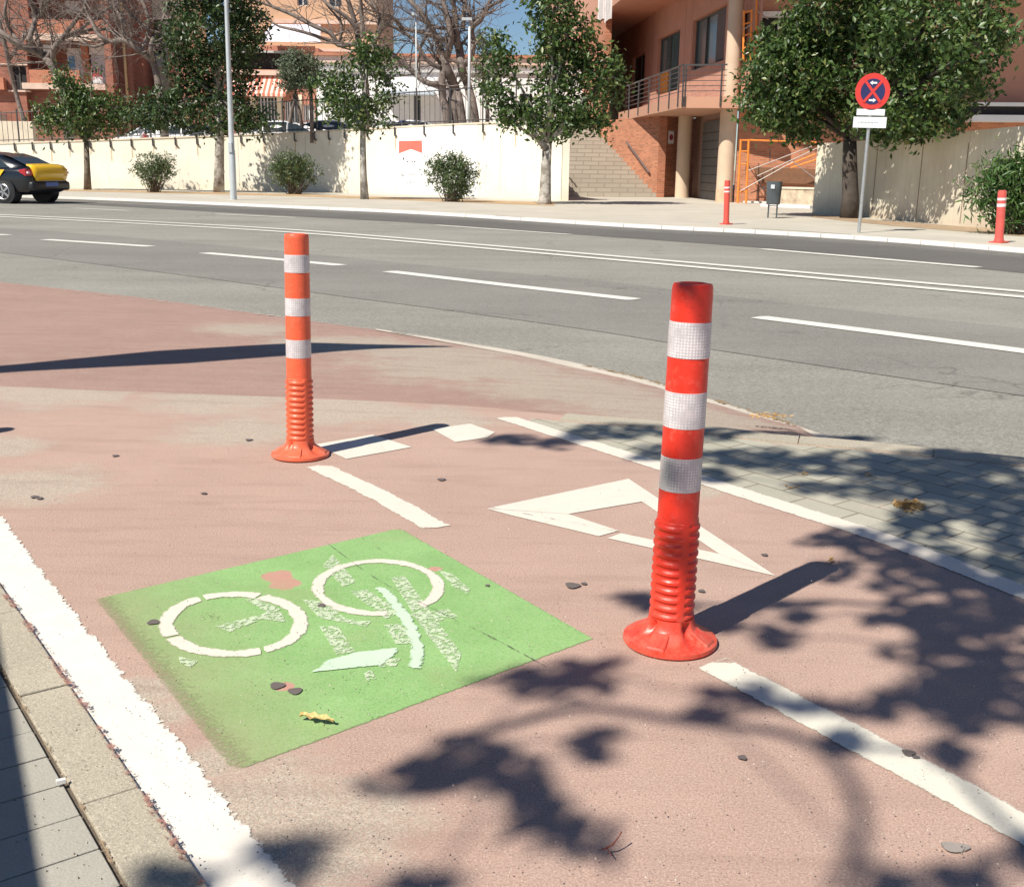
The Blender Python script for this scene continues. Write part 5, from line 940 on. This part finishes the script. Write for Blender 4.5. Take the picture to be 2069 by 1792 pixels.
fac_wall(mb, WP, u0, u1, 1.5, z1, opsw, .25); WP.box(mb, u0, u1, 1.5, z1, -10, -.5); mb.build('wall', m_wb, WBd)
for o_ in ((836, 194, 850, 250), (904, 197, 919, 244), (776, 150, 790, 176), (1050, 190, 1075, 240), (696, 200, 730, 250)): window(WP, WBd, *o_, m_glass, m_frame, .2)
fb(WP, WBd, 'coping', 636, 111, 1218, 117, -.4, .25, plain('terracotta', (.50, .21, .13), .8)); fb(WP, WBd, 'cornice', 640, 127, 1215, 131, .0, .2, m_slab); fb(WP, WBd, 'cornice', 640, 143, 1215, 148, .0, .14, plain('grey_band', (.6, .58, .56)))
fb(WP, WBd, 'door_canopy', 773, 187, 880, 194, .0, 1.2, plain('blue_grey_canopy', (.55, .62, .70), .5)); fb(WP, WBd, 'air_conditioner', 893, 167, 904, 179, .0, .35, m_whitef)
for x, y in ((985, 135), (993, 133), (1110, 133)): fb(WP, WBd, 'vent', x, y, x+3, y+3, .0, .03, m_dark)
# slender lamp masts on the terrace
for x, yb, y0, r, lab in ((954, 252, 40, .075, 'slim grey lamp mast rising in front of the bare trees'), (842, 258, 30, .035, 'very thin pole left of the bare multi-trunk tree')):
    p = Vector((0, 46, 2.1)); d = ray(x-6 if r > .05 else x, 245); kk_ = 46/d.y; p = Vector((d.x*kk_, 46, 2.0)); th = thing('lamp_mast', p, lab, 'lamp post'); mb = MB(); zt_ = CAMP.z+ray(x, y0).z*(46/ray(x, y0).y); mb.tube([p, Vector((p.x, 46, zt_))], [r, r*.7], 10); mb.build('mast', m_lamp, th, True)
    mb = MB(); mb.box(Vector((p.x-.1, 45.9, zt_)), (.4 if r > .05 else .1, .15, .1)); mb.build('head', m_lamp, th)
# ------------------------------------------------------------------ bare winter trees on the terrace
def at_depth(x, y, dep): d = ray(x, y); return CAMP+d*(dep/d.y)
def grow(mb, p, d, L, r, lev, rr):
    n = 3; pts = [p]; rs = [r]
    for i in range(n):
        d = (d+Vector((rr.gauss(0, .22), rr.gauss(0, .22), rr.gauss(.05, .2)))).normalized(); pts.append(pts[-1]+d*L/n); rs.append(r*(1-.7*(i+1)/n))
    mb.tube(pts, rs, 4 if r > .012 else 3, cap=False)
    if lev > 0:
        for k_ in range(3 if lev > 1 else 4):
            j = rr.randint(1, n); dd_ = (d+Vector((rr.gauss(0, .75), rr.gauss(0, .75), rr.gauss(.1, .6)))).normalized(); grow(mb, pts[j], dd_, L*rr.uniform(.5, .8), rs[j]*.65+.003, lev-1, rr)
def bare_tree(dep, limbs, label, seed, nt_=1, twig=1.0, tl=2.0, first=1):
    rr = random.Random(seed); base = at_depth(*limbs[0][0][:2], dep); base.z = 1.9; th = thing('bare_tree', base, label, 'tree', 'bare winter trees behind the wall'); k_ = dep/F
    tw = MB(); trunks = MB()
    for li, pl in enumerate(limbs):
        dd_ = [dep+(rr.uniform(-.5, .5) if i else 0) for i in range(len(pl))]; pts = [at_depth(a, b, z) for (a, b, r), z in zip(pl, dd_)]; 
        if li < first: pts[0].z = 1.8
        # smooth
        P_ = [pts[0]*2-pts[1]]+pts+[pts[-1]*2-pts[-2]]; out = []; ro = []
        for i in range(1, len(P_)-2):
            for q in range(4):
                t = q/4; a, b, c, d = P_[i-1:i+3]; out.append(.5*((2*b)+(c-a)*t+(2*a-5*b+4*c-d)*t*t+(3*b-a-3*c+d)*t**3)); ro.append((pl[i-1][2]*(1-t)+pl[i][2]*t)*k_)
        out.append(pts[-1]); ro.append(pl[-1][2]*k_); o = MB(); o.tube(out, ro, 8); o.build('trunk' if li < first else 'limb', m_barkb, th, True)
        st_ = 0 if li >= first else len(out)//2
        for i in range(st_, len(out)):
            if rr.random() < .5*nt_: 
                d = (out[min(i+1, len(out)-1)]-out[i-1]).normalized(); dv = (d*.6+Vector((rr.gauss(0, .8), rr.gauss(0, .8), rr.gauss(.3, .6)))).normalized(); grow(tw, out[i], dv, tl*rr.uniform(.6, 1.2), max(.012, ro[i]*.35*twig), 2, rr)
        for q in range(2): grow(tw, out[-1], (out[-1]-out[-2]).normalized(), tl, max(.012, ro[-1]*.8), 2, rr)
    tw.build('twigs', m_barkb, th); return th
bare_tree(50, [[(910, 262, 9), (902, 230, 8), (895, 200, 8), (893, 165, 8), (897, 140, 7), (904, 112, 7), (912, 80, 6), (905, 40, 5), (890, -20, 4)],
    [(966, 262, 9), (958, 225, 8), (944, 170, 8), (933, 140, 8), (928, 100, 8), (915, 60, 7), (902, 30, 6), (890, -20, 4)], [(942, 262, 9), (930, 215, 8), (921, 180, 8), (905, 140, 7), (893, 110, 7), (884, 80, 6), (850, 25, 5), (815, -10, 4)], [(925, 262, 7), (918, 220, 6), (914, 180, 6), (904, 155, 5)],
    [(895, 170, 6), (870, 170, 5.5), (850, 160, 5), (828, 140, 5), (804, 120, 5), (780, 102, 5), (757, 92, 4), (768, 60, 4), (762, 25, 4), (745, -10, 3)], [(905, 84, 5), (880, 75, 4.5), (850, 65, 4), (815, 58, 4), (796, 38, 3.5), (765, 26, 3)], [(890, 138, 5), (864, 124, 4), (846, 96, 4), (830, 76, 3.5), (795, 55, 3), (775, 48, 2.5)],
    [(930, 138, 7), (950, 118, 6), (956, 90, 6), (953, 58, 5.5), (970, 42, 5), (985, 15, 4), (995, -15, 3)], [(953, 60, 5), (975, 25, 4), (1000, 8, 3), (1030, -5, 2)], [(925, 100, 6), (922, 60, 6), (918, 20, 5), (912, -20, 4)], [(955, 50, 4), (945, 20, 3), (925, -10, 3)], [(870, 60, 3), (850, 95, 3), (848, 110, 2)], [(935, 60, 5), (938, 20, 4), (942, -20, 3)]],
    'large bare tree with several pale trunks fanning up against the blue sky', 3, nt_=1.0, tl=1.9, first=4)
bare_tree(47, [[(741, 268, 8), (740, 200, 7), (733, 130, 7), (726, 95, 6), (718, 50, 5), (700, -10, 4)], [(726, 100, 5), (716, 90, 5), (684, 91, 5), (668, 68, 4.5), (632, 52, 4), (590, 30, 3.5), (550, 14, 3)], [(700, 92, 4), (664, 82, 3.5), (615, 66, 3), (564, 54, 2.5)], [(733, 70, 5), (731, 30, 4), (728, -10, 3)], [(722, 60, 5), (700, 35, 4), (670, 15, 3), (640, -10, 3)], [(735, 110, 4), (752, 90, 4), (765, 70, 3)], [(684, 91, 3), (690, 50, 3), (660, 10, 2)]],
    'bare tree with long limbs reaching left in front of the orange building', 5, nt_=.8, tl=1.7)
bare_tree(49, [[(140, 275, 9), (132, 215, 8), (125, 170, 8), (108, 140, 7), (85, 112, 6.5), (42, 93, 6), (0, 65, 5.5), (-60, 30, 4)], [(94, 118, 5), (110, 98, 5), (128, 77, 4.5), (160, 63, 4), (212, 60, 3)], [(62, 100, 5), (62, 70, 5), (72, 35, 4), (58, -10, 3)], [(110, 132, 5), (108, 100, 4.5), (135, 66, 4), (165, 25, 3), (180, -10, 3)], [(45, 93, 4), (20, 60, 3.5), (10, 20, 3), (20, -15, 2)], [(85, 110, 4), (70, 40, 3), (100, 0, 3)], [(160, 63, 3), (200, 30, 3), (240, 5, 2)]],
    'bare tree with forked limbs in front of the red brick balconies', 8, nt_=1.3, tl=2.3)
bare_tree(48, [[(334, 270, 8), (326, 215, 7.5), (320, 171, 7), (309, 125, 6.5), (281, 102, 6), (252, 82, 5), (223, 84, 4.5), (200, 71, 4), (182, 40, 3)], [(309, 122, 5), (305, 95, 4.5), (315, 70, 4), (343, 43, 4), (365, -5, 3)], [(284, 103, 4), (298, 75, 4), (300, 40, 3.5), (285, -5, 3)], [(252, 84, 4), (250, 50, 3.5), (232, 15, 3), (225, -15, 2)], [(300, 60, 3), (265, 30, 3), (240, -10, 2)], [(222, 84, 3), (190, 95, 3), (165, 85, 2)], [(320, 60, 3), (340, 15, 3)]],
    'bare tree with reddish twigs between the brick block and the dense orange tree', 12, nt_=1.4, tl=2.3)
bare_tree(56, [[(60, 270, 5), (30, 180, 4), (10, 90, 4), (-10, 10, 3)], [(20, 120, 3), (60, 60, 3), (95, 10, 2)], [(15, 100, 3), (-20, 50, 2)]], 'thin bare tree at the extreme left behind the taxi', 22, nt_=1.2, tl=2.2)
leafy_tree(590, 262, [(580, 268, 5), (590, 220, 4), (597, 190, 4)], [(603, 145, 42, 38), (590, 165, 30, 25), (625, 150, 28, 30), (600, 120, 30, 16)], 5200, 'grey-green round olive tree behind the railing left of the thin orange tree', m_olive, m_barkb, .12, group=None, base=Vector((at_depth(580, 268, 47).x, 47, 1.9)), name='olive_tree', limbs=([(612, 270, 4), (605, 225, 3.5), (596, 190, 3)],))
def yucca(x, y, dep, L, n, label):
    c = at_depth(x, y, dep); b = Vector((c.x, c.y, 1.9)); th = thing('yucca', b, label, 'plant'); mb = MB(); mb.tube([b, c], [.09, .07], 8); mb.build('stem', m_barkb, th, True); mb = MB()
    for i in range(n): d = Vector((random.gauss(0, 1), random.gauss(0, 1), random.gauss(.4, .8))).normalized(); q = c+d*L; s_ = d.cross(Z).normalized()*.035; mb.add([c-s_, c+s_, q+Vector((0, 0, -.1))], [(0, 1, 2)])
    mb.build('foliage', m_bushl2, th)
yucca(628, 180, 45, .75, 60, 'spiky green yucca beside the olive tree behind the railing')
leafy_tree(985, 262, [(985, 268, 5), (985, 200, 4)], [(978, 105, 22, 40), (985, 150, 26, 40), (975, 80, 12, 20)], 1700, 'thin grey-green tree behind the railing between bare tree and orange tree', m_olive, m_barkb, .13, group=None, base=Vector((at_depth(985, 268, 53).x, 53, 1.9)), name='slim_tree')
# ------------------------------------------------------------------ cars
def carpaint(name, col): t = NT(name); t.put(t.b.inputs['Coat Weight'], .6); return t.fin(t.mix(t.noise(2., 3), sc(col, .96), sc(col, 1.03)), .28, .5)
m_tyre = plain('tyre_rubber', (.025, .025, .025), .8); m_rim = plain('alloy_rim', (.5, .5, .52), .3, .1, 9., metal=.8); m_tl = plain('tail_light', (.45, .02, .03), .15, .2, 30., spec=.8); m_tlw = plain('tail_light_clear', (.8, .55, .6), .15); m_trim = plain('black_trim', (.02, .02, .022), .4)
st_b = [(-2.27, .62, .46, .74, .82), (-2.20, .80, .34, .90, .99), (-2.0, .88, .27, .95, 1.04), (-1.5, .905, .22, .95, 1.02), (-.6, .91, .2, .93, .98), (.4, .91, .2, .91, .96), (1.1, .905, .2, .88, .95), (1.6, .89, .22, .82, .88), (2.05, .82, .27, .70, .76), (2.25, .62, .36, .56, .62)]
def make_car(label, paint_, lid, taxi=False, rear=None):
    th = thing('taxi' if taxi else 'parked_car', (0, 0, 0), label, 'taxi' if taxi else 'car', None if taxi else 'cars parked on the terrace')
    mb = MB(); N_ = 0
    for x, w_, zb_, zbelt, zt_ in st_b:
        half = [(0, zb_), (w_*.8, zb_), (w_*.97, zb_+.08), (w_, (zb_+zbelt)/2), (w_*.985, zbelt-.05), (w_*.93, zbelt+.02), (w_*.75, zt_), (0, zt_+.02)]
        full = half+[(-a, b) for a, b in half[-2:0:-1]]; N_ = len(full); mb.v += [Vector((x, a, b)) for a, b in full]
    for i in range(len(st_b)-1): mb.f += [(i*N_+j, i*N_+(j+1) % N_, (i+1)*N_+(j+1) % N_, (i+1)*N_+j)[::-1] for j in range(N_)]
    mb.f += [tuple(range(N_)), tuple((len(st_b)-1)*N_+j for j in range(N_))[::-1]]
    mb.build('body', paint_, th, True, sub=2)
    gh = [(-2.02, .60, 1.0, .5, 1.03), (-1.45, .76, .98, .56, 1.25), (-.85, .80, .95, .59, 1.40), (-.2, .81, .93, .60, 1.455), (.35, .81, .92, .59, 1.43), (.8, .80, .92, .55, 1.28), (1.35, .74, .90, .5, .97)]
    mb = MB()
    for x, wb_, zb_, wt_, zt_ in gh: mb.v += [Vector((x, a, b)) for a, b in ((wb_, zb_-.05), (wb_, zb_), ((wb_+wt_)/2+.02, (zb_+zt_)/2+.02), (wt_, zt_-.02), (wt_*.8, zt_), (0, zt_+.012), (-wt_*.8, zt_), (-wt_, zt_-.02), (-(wb_+wt_)/2-.02, (zb_+zt_)/2+.02), (-wb_, zb_), (-wb_, zb_-.05))]
    for i in range(len(gh)-1): mb.f += [(i*11+j, i*11+j+1, (i+1)*11+j+1, (i+1)*11+j)[::-1] for j in range(10)]
    mb.f += [tuple(range(11)), tuple(6*11+j for j in range(11))[::-1]]; mb.build('roof', paint_, th, True, sub=1)
    def side(pts, nm, mt, off=.012):
        for s_ in (1, -1):
            q = []
            for x, z in pts:
                for a, b in zip(gh, gh[1:]):
                    if a[0] <= x <= b[0]: f = (x-a[0])/(b[0]-a[0]); wb_, zb_, wt_, zt_ = [a[k_]*(1-f)+b[k_]*f for k_ in (1, 2, 3, 4)]; break
                f = (z-zb_)/max(.01, zt_-zb_); q.append(Vector((x, s_*(wb_*(1-f)+wt_*f+.03*math.sin(math.pi*max(0, min(1, f)))+off), z)))
            o = MB(); n = len(q); c = sum(q, Vector())/n; o.add(q+[c], [(i, (i+1) % n, n) if s_ > 0 else ((i+1) % n, i, n) for i in range(n)]); o.build(nm, mt, th)
    side([(-1.55, 1.0), (-.62, .98), (-.62, 1.33), (-.95, 1.31), (-1.2, 1.2)], 'side_window', m_glass); side([(-.56, .98), (.38, .97), (.38, 1.36), (-.56, 1.38)], 'side_window', m_glass); side([(.44, .97), (1.15, .97), (.85, 1.12), (.44, 1.34)], 'side_window', m_glass)
    o = MB(); o.add([Vector((-1.98, .55, 1.06)), Vector((-1.98, -.55, 1.06)), Vector((-1.42, -.53, 1.29)), Vector((-.98, -.50, 1.40)), Vector((-.98, .50, 1.40)), Vector((-1.42, .53, 1.29))], [(0, 5, 2, 1), (5, 4, 3, 2)]); o.build('rear_window', m_glass, th)
    o = MB(); o.add([Vector((1.33, .58, .99)), Vector((1.33, -.58, .99)), Vector((.84, -.5, 1.30)), Vector((.84, .5, 1.30))], [(0, 1, 2, 3)]); o.build('windscreen', m_glass, th)
    o = MB(); rows = [(-2.05, .64, 1.065), (-2.20, .68, 1.035), (-2.275, .69, .96), (-2.30, .66, .80), (-2.28, .60, .66)]
    for x, w_, z in rows: o.v += [Vector((x-.012+.05*(a/.7)**2*.9, a, z+.006-.02*(a/.7)**2)) for a in [w_*(j/4-1) for j in range(9)]]
    o.f = [(i*9+j, i*9+j+1, i*9+j+10, i*9+j+9)[::-1] for i in range(4) for j in range(8)]; q = o.build('boot_lid', lid, th, True); md = q.modifiers.new('s', 'SOLIDIFY'); md.thickness = .05
    o = MB(); o.box((-2.21, 0, .50), (.22, 1.55, .26)); o.build('rear_bumper', paint_ if not taxi else m_trim, th, True, bevel=.07)
    for s_ in (1, -1):
        o = MB(); o.hexa(Vector((-2.30, .52*s_, .82)), Vector((-2.17, .86*s_, .76)), Vector((-1.98, .90*s_, .88)), Vector((-2.10, .52*s_, .82)), Vector((-2.30, .54*s_, .92)), Vector((-2.18, .86*s_, .98)), Vector((-1.98, .90*s_, .95)), Vector((-2.10, .54*s_, .92))); tl_ = o.build('tail_light', m_tl, th, bevel=.015)
        o = MB(); o.box((-2.215, .80*s_, .87), (.07, .07, .06)); o.build('clear_lens', m_tlw, tl_, bevel=.01)
        o = MB(); o.hexa(*[Vector((x, y*s_, z)) for x, y, z in ((2.13, .55, .60), (1.95, .80, .60), (1.85, .80, .62), (2.0, .55, .62), (2.10, .55, .70), (1.93, .79, .72), (1.80, .79, .74), (1.95, .55, .72))]); o.build('headlight', m_whitef, th)
        for x in (-1.40, 1.35):
            o = MB(); o.tube([(x, .70*s_, .33), (x, .72*s_, .33), (x, .89*s_, .33), (x, .915*s_, .33)], [.30, .33, .33, .30], 28); w_ = o.build('wheel', m_tyre, th, True, auto=40)
            o = MB(); o.lathe([(.21, 0), (.215, .01), (.06, .02), (.0, .02)], 24); 
            R_ = MB()
            for a in range(5):
                an = a*1.2566; R_.bar((x, .925*s_, .33), (x+math.cos(an)*.2, .925*s_, .33+math.sin(an)*.2), .055, .02, up=Vector((0, 1, 0)))
            R_.tube([(x+math.cos(a*.2618)*.205, .92*s_, .33+math.sin(a*.2618)*.205) for a in range(25)], .018, 6); R_.build('rim', m_rim, w_)
            o = MB(); o.tube([(x, .60*s_, .36), (x, .908*s_, .36)], .385, 28); o.build('wheel_arch', m_trim, th, True, auto=40)
        o = MB(); o.box((.55, .97*s_, .98), (.12, .16, .11)); o.build('wing_mirror', paint_, th, bevel=.03)
    o = MB(); o.box((-2.318, 0, .545), (.012, .50, .11)); o.build('number_plate', plain('blue_plate', (.05, .13, .42), .4) if taxi else m_whitef, th)
    if taxi:
        for s_ in (1, -1):
            o = MB(); pts = [(-1.02, .30), (-.55, .26), (.35, .26), (1.0, .28), (1.0, .88), (.35, .92), (-1.5, .945), (-1.30, .72)]; o.add([Vector((x, s_*(.925 if .4 < z < .8 else .915), z)) for x, z in pts], [tuple(range(8)) if s_ < 0 else tuple(range(8))[::-1]]); o.build('yellow_door', lid, th)
        o = MB(); o.box((-.25, 0, 1.50), (.18, .42, .10)); o.build('roof_sign', m_trim, th, bevel=.02)
    return th
tx = make_car('black and yellow taxi driving away at the left edge of the photo', carpaint('black_car_paint', (.006, .007, .011)), carpaint('yellow_car_paint', (.85, .50, .012)), True)
rwp = G(122, 411, ZR); rlp = G(22, 414, ZR); hd = R(162)
hv = Vector((math.cos(hd), math.sin(hd), 0)); lv = Vector((-hv.y, hv.x, 0)); pc_ = G(137, 410, ZR); tx.location = Vector((pc_.x, pc_.y, ZR))+hv*2.1+lv*.85; tx.rotation_euler = (0, 0, hd)
car0 = make_car('white hatchback parked behind the railing left of the bare multi-trunk tree', carpaint('white_car_paint', (.80, .80, .82)), carpaint('white_lid_paint', (.80, .80, .82)))
def put(c, x, dep, rot, label=None): p = at_depth(x, 250, dep); c.location = (p.x, dep, (onwall(x)[2]-.12)*.66); c.rotation_euler = (0, 0, R(rot)); 
put(car0, 838, 49.5, 8)
for x, dep, rot, lab in ((770, 50.5, 188, 'pale car parked behind the railing and the thin orange tree'), (672, 48.5, 5, 'white car parked behind the railing below the olive tree'), (555, 47.5, 185, 'white car parked behind the railing right of the lamp post'), (400, 50, 4, 'white car hidden mostly by the dense orange tree'), (318, 50, 184, 'white car parked left of the dense orange tree behind the railing')):
    c = copy_tree(car0); c['label'] = lab; put(c, x, dep, rot)
pn = thing('pale_shed', at_depth(30, 262, 55), 'low pale wall end seen behind the railing at the far left', 'wall')
mb = MB(); a = at_depth(-60, 270, 55); b = at_depth(70, 262, 55); mb.box(Vector(((a.x+b.x)/2, 55, 2.2)), (b.x-a.x, .3, 1.4)); mb.build('block', m_cream2, pn)
# ------------------------------------------------------------------ street tree behind the viewer whose branches shade the path
bl_ = [(1110, 1378, 120, 32), (1205, 1352, 60, 24), (820, 1580, 62, 36), (900, 1560, 60, 30), (1000, 1548, 74, 40), (950, 1510, 60, 25), (1195, 1500, 40, 34), (1100, 1650, 70, 40), (1180, 1690, 62, 38), (1080, 1600, 40, 30), (590, 1735, 62, 46), (360, 1785, 60, 22), (860, 1785, 60, 20),
 (1270, 870, 90, 12), (1420, 878, 90, 12), (1600, 866, 80, 12), (1830, 872, 100, 13), (1690, 846, 60, 9), (1500, 925, 110, 18), (1340, 915, 60, 14), (1700, 940, 150, 22), (1900, 962, 180, 40), (2000, 925, 150, 20), (1950, 1005, 120, 40), (2050, 1050, 90, 40), (1640, 985, 50, 12), (1430, 960, 50, 14), (1040, 890, 60, 9), (1125, 895, 45, 11), (1190, 880, 60, 9), (2060, 905, 60, 9),
 (1700, 1088, 70, 20), (1785, 1122, 50, 18), (1850, 1065, 60, 30), (1900, 1150, 120, 45), (2000, 1225, 100, 50), (2050, 1150, 60, 60), (1690, 1150, 44, 17), (1850, 1245, 90, 25), (1960, 1270, 80, 40), (1560, 1222, 70, 11), (1560, 1290, 40, 25), (1480, 1262, 56, 11), (1870, 1310, 70, 35), (1940, 1380, 110, 40), (1820, 1425, 110, 34), (2000, 1440, 80, 40), (2040, 1350, 60, 60), (1900, 1520, 50, 22), (1590, 1430, 80, 14), (1500, 1400, 60, 18), (1430, 1442, 40, 14), (1300, 1210, 50, 12), (1960, 1772, 80, 24), (1800, 1795, 60, 18), (1340, 1225, 46, 10), (1700, 1500, 30, 20), (2080, 1720, 40, 30), (1620, 1250, 40, 14)]
shade = thing('orange_tree', (.4, -2.6, 0), 'leafy street tree behind the viewer whose branches shade the path', 'tree'); Lc = []; ends = []
for x, y, rx, ry in bl_:
    h_ = random.uniform(3.9, 4.8)+(y < 1000)*.8; c = G(x, y, 0); px_ = (G(x+rx, y, 0)-c).length; py_ = (G(x, y-ry, 0)-G(x, y+ry, 0)).length/2; area = math.pi*px_*py_; n = int(min(900, max(24, area*2300)))
    off_ = SD*(h_/-SD.z); rxv = (G(x+rx, y, 0)-c)*1.1; ryv = (G(x, y-ry, 0)-c)*1.1
    a = rng.uniform(0, 6.283, n); r = rng.uniform(0, 1, n)**.5*(1+.25*np.sin(a*3+x)); hh2 = rng.normal(0, .12, n)
    for i in range(n): q = c+rxv*float(r[i]*math.cos(a[i]))+ryv*float(r[i]*math.sin(a[i])); t_ = (h_+hh2[i])/-SD.z; Lc.append(tuple(q-SD*t_))
    ends.append(c-off_)
leaves_mesh('crown', np.array(Lc), .085, m_leaf, shade, asp=.55); mb = MB(); mb.tube([(.4, -2.6, -.05), (.4, -2.5, 1.2), (.32, -2.4, 2.6), (.25, -2.3, 3.45)], [.15, .12, .11, .09], 14); mb.build('trunk', m_barkp, shade, True)
lm = MB(); root = min(range(len(ends)), key=lambda i_: (ends[i_]-Vector((-.2, -1.4, 4.6))).length); inn = {root}; t0 = Vector((.25, -2.3, 3.4))
lm.tube([t0, t0.lerp(ends[root], .5)+Vector((0, 0, .15)), ends[root]], [.04, .025, .014], 8); rad_ = {root: .013}
while len(inn) < len(ends):
    a_, b_ = min(((i_, j_) for i_ in inn for j_ in range(len(ends)) if j_ not in inn), key=lambda q: (ends[q[0]]-ends[q[1]]).length); inn.add(b_); rad_[b_] = max(.004, rad_[a_]*.8)
    p, q = ends[a_], ends[b_]; m_ = p.lerp(q, .5)+Vector((random.uniform(-.12, .12), random.uniform(-.12, .12), random.uniform(-.05, .1)))*(q-p).length; lm.tube([p, m_, q], [rad_[a_], (rad_[a_]+rad_[b_])/2, rad_[b_]], 5)
arc = [(880, 1500), (1010, 1470), (1180, 1430), (1400, 1460), (1580, 1480), (1680, 1530), (1730, 1610), (1735, 1700), (1690, 1800)]
ap = [G(x, y, 0)-SD*((5.0)/-SD.z) for x, y in resamp(arc, 3)]; lm.tube(ap, [.016]*len(ap), 6)
for br_ in ([(1330, 1215), (1500, 1225), (1640, 1215), (1800, 1225)], [(1960, 1790), (1840, 1770), (1740, 1740)], [(1100, 1640), (1000, 1560), (880, 1560), (790, 1600)]): bp = [G(x, y, 0)-SD*(4.9/-SD.z) for x, y in resamp(br_, 3)]; lm.tube(bp, [.012]*len(bp), 5)
lm.build('limbs', m_barkp, shade, True)
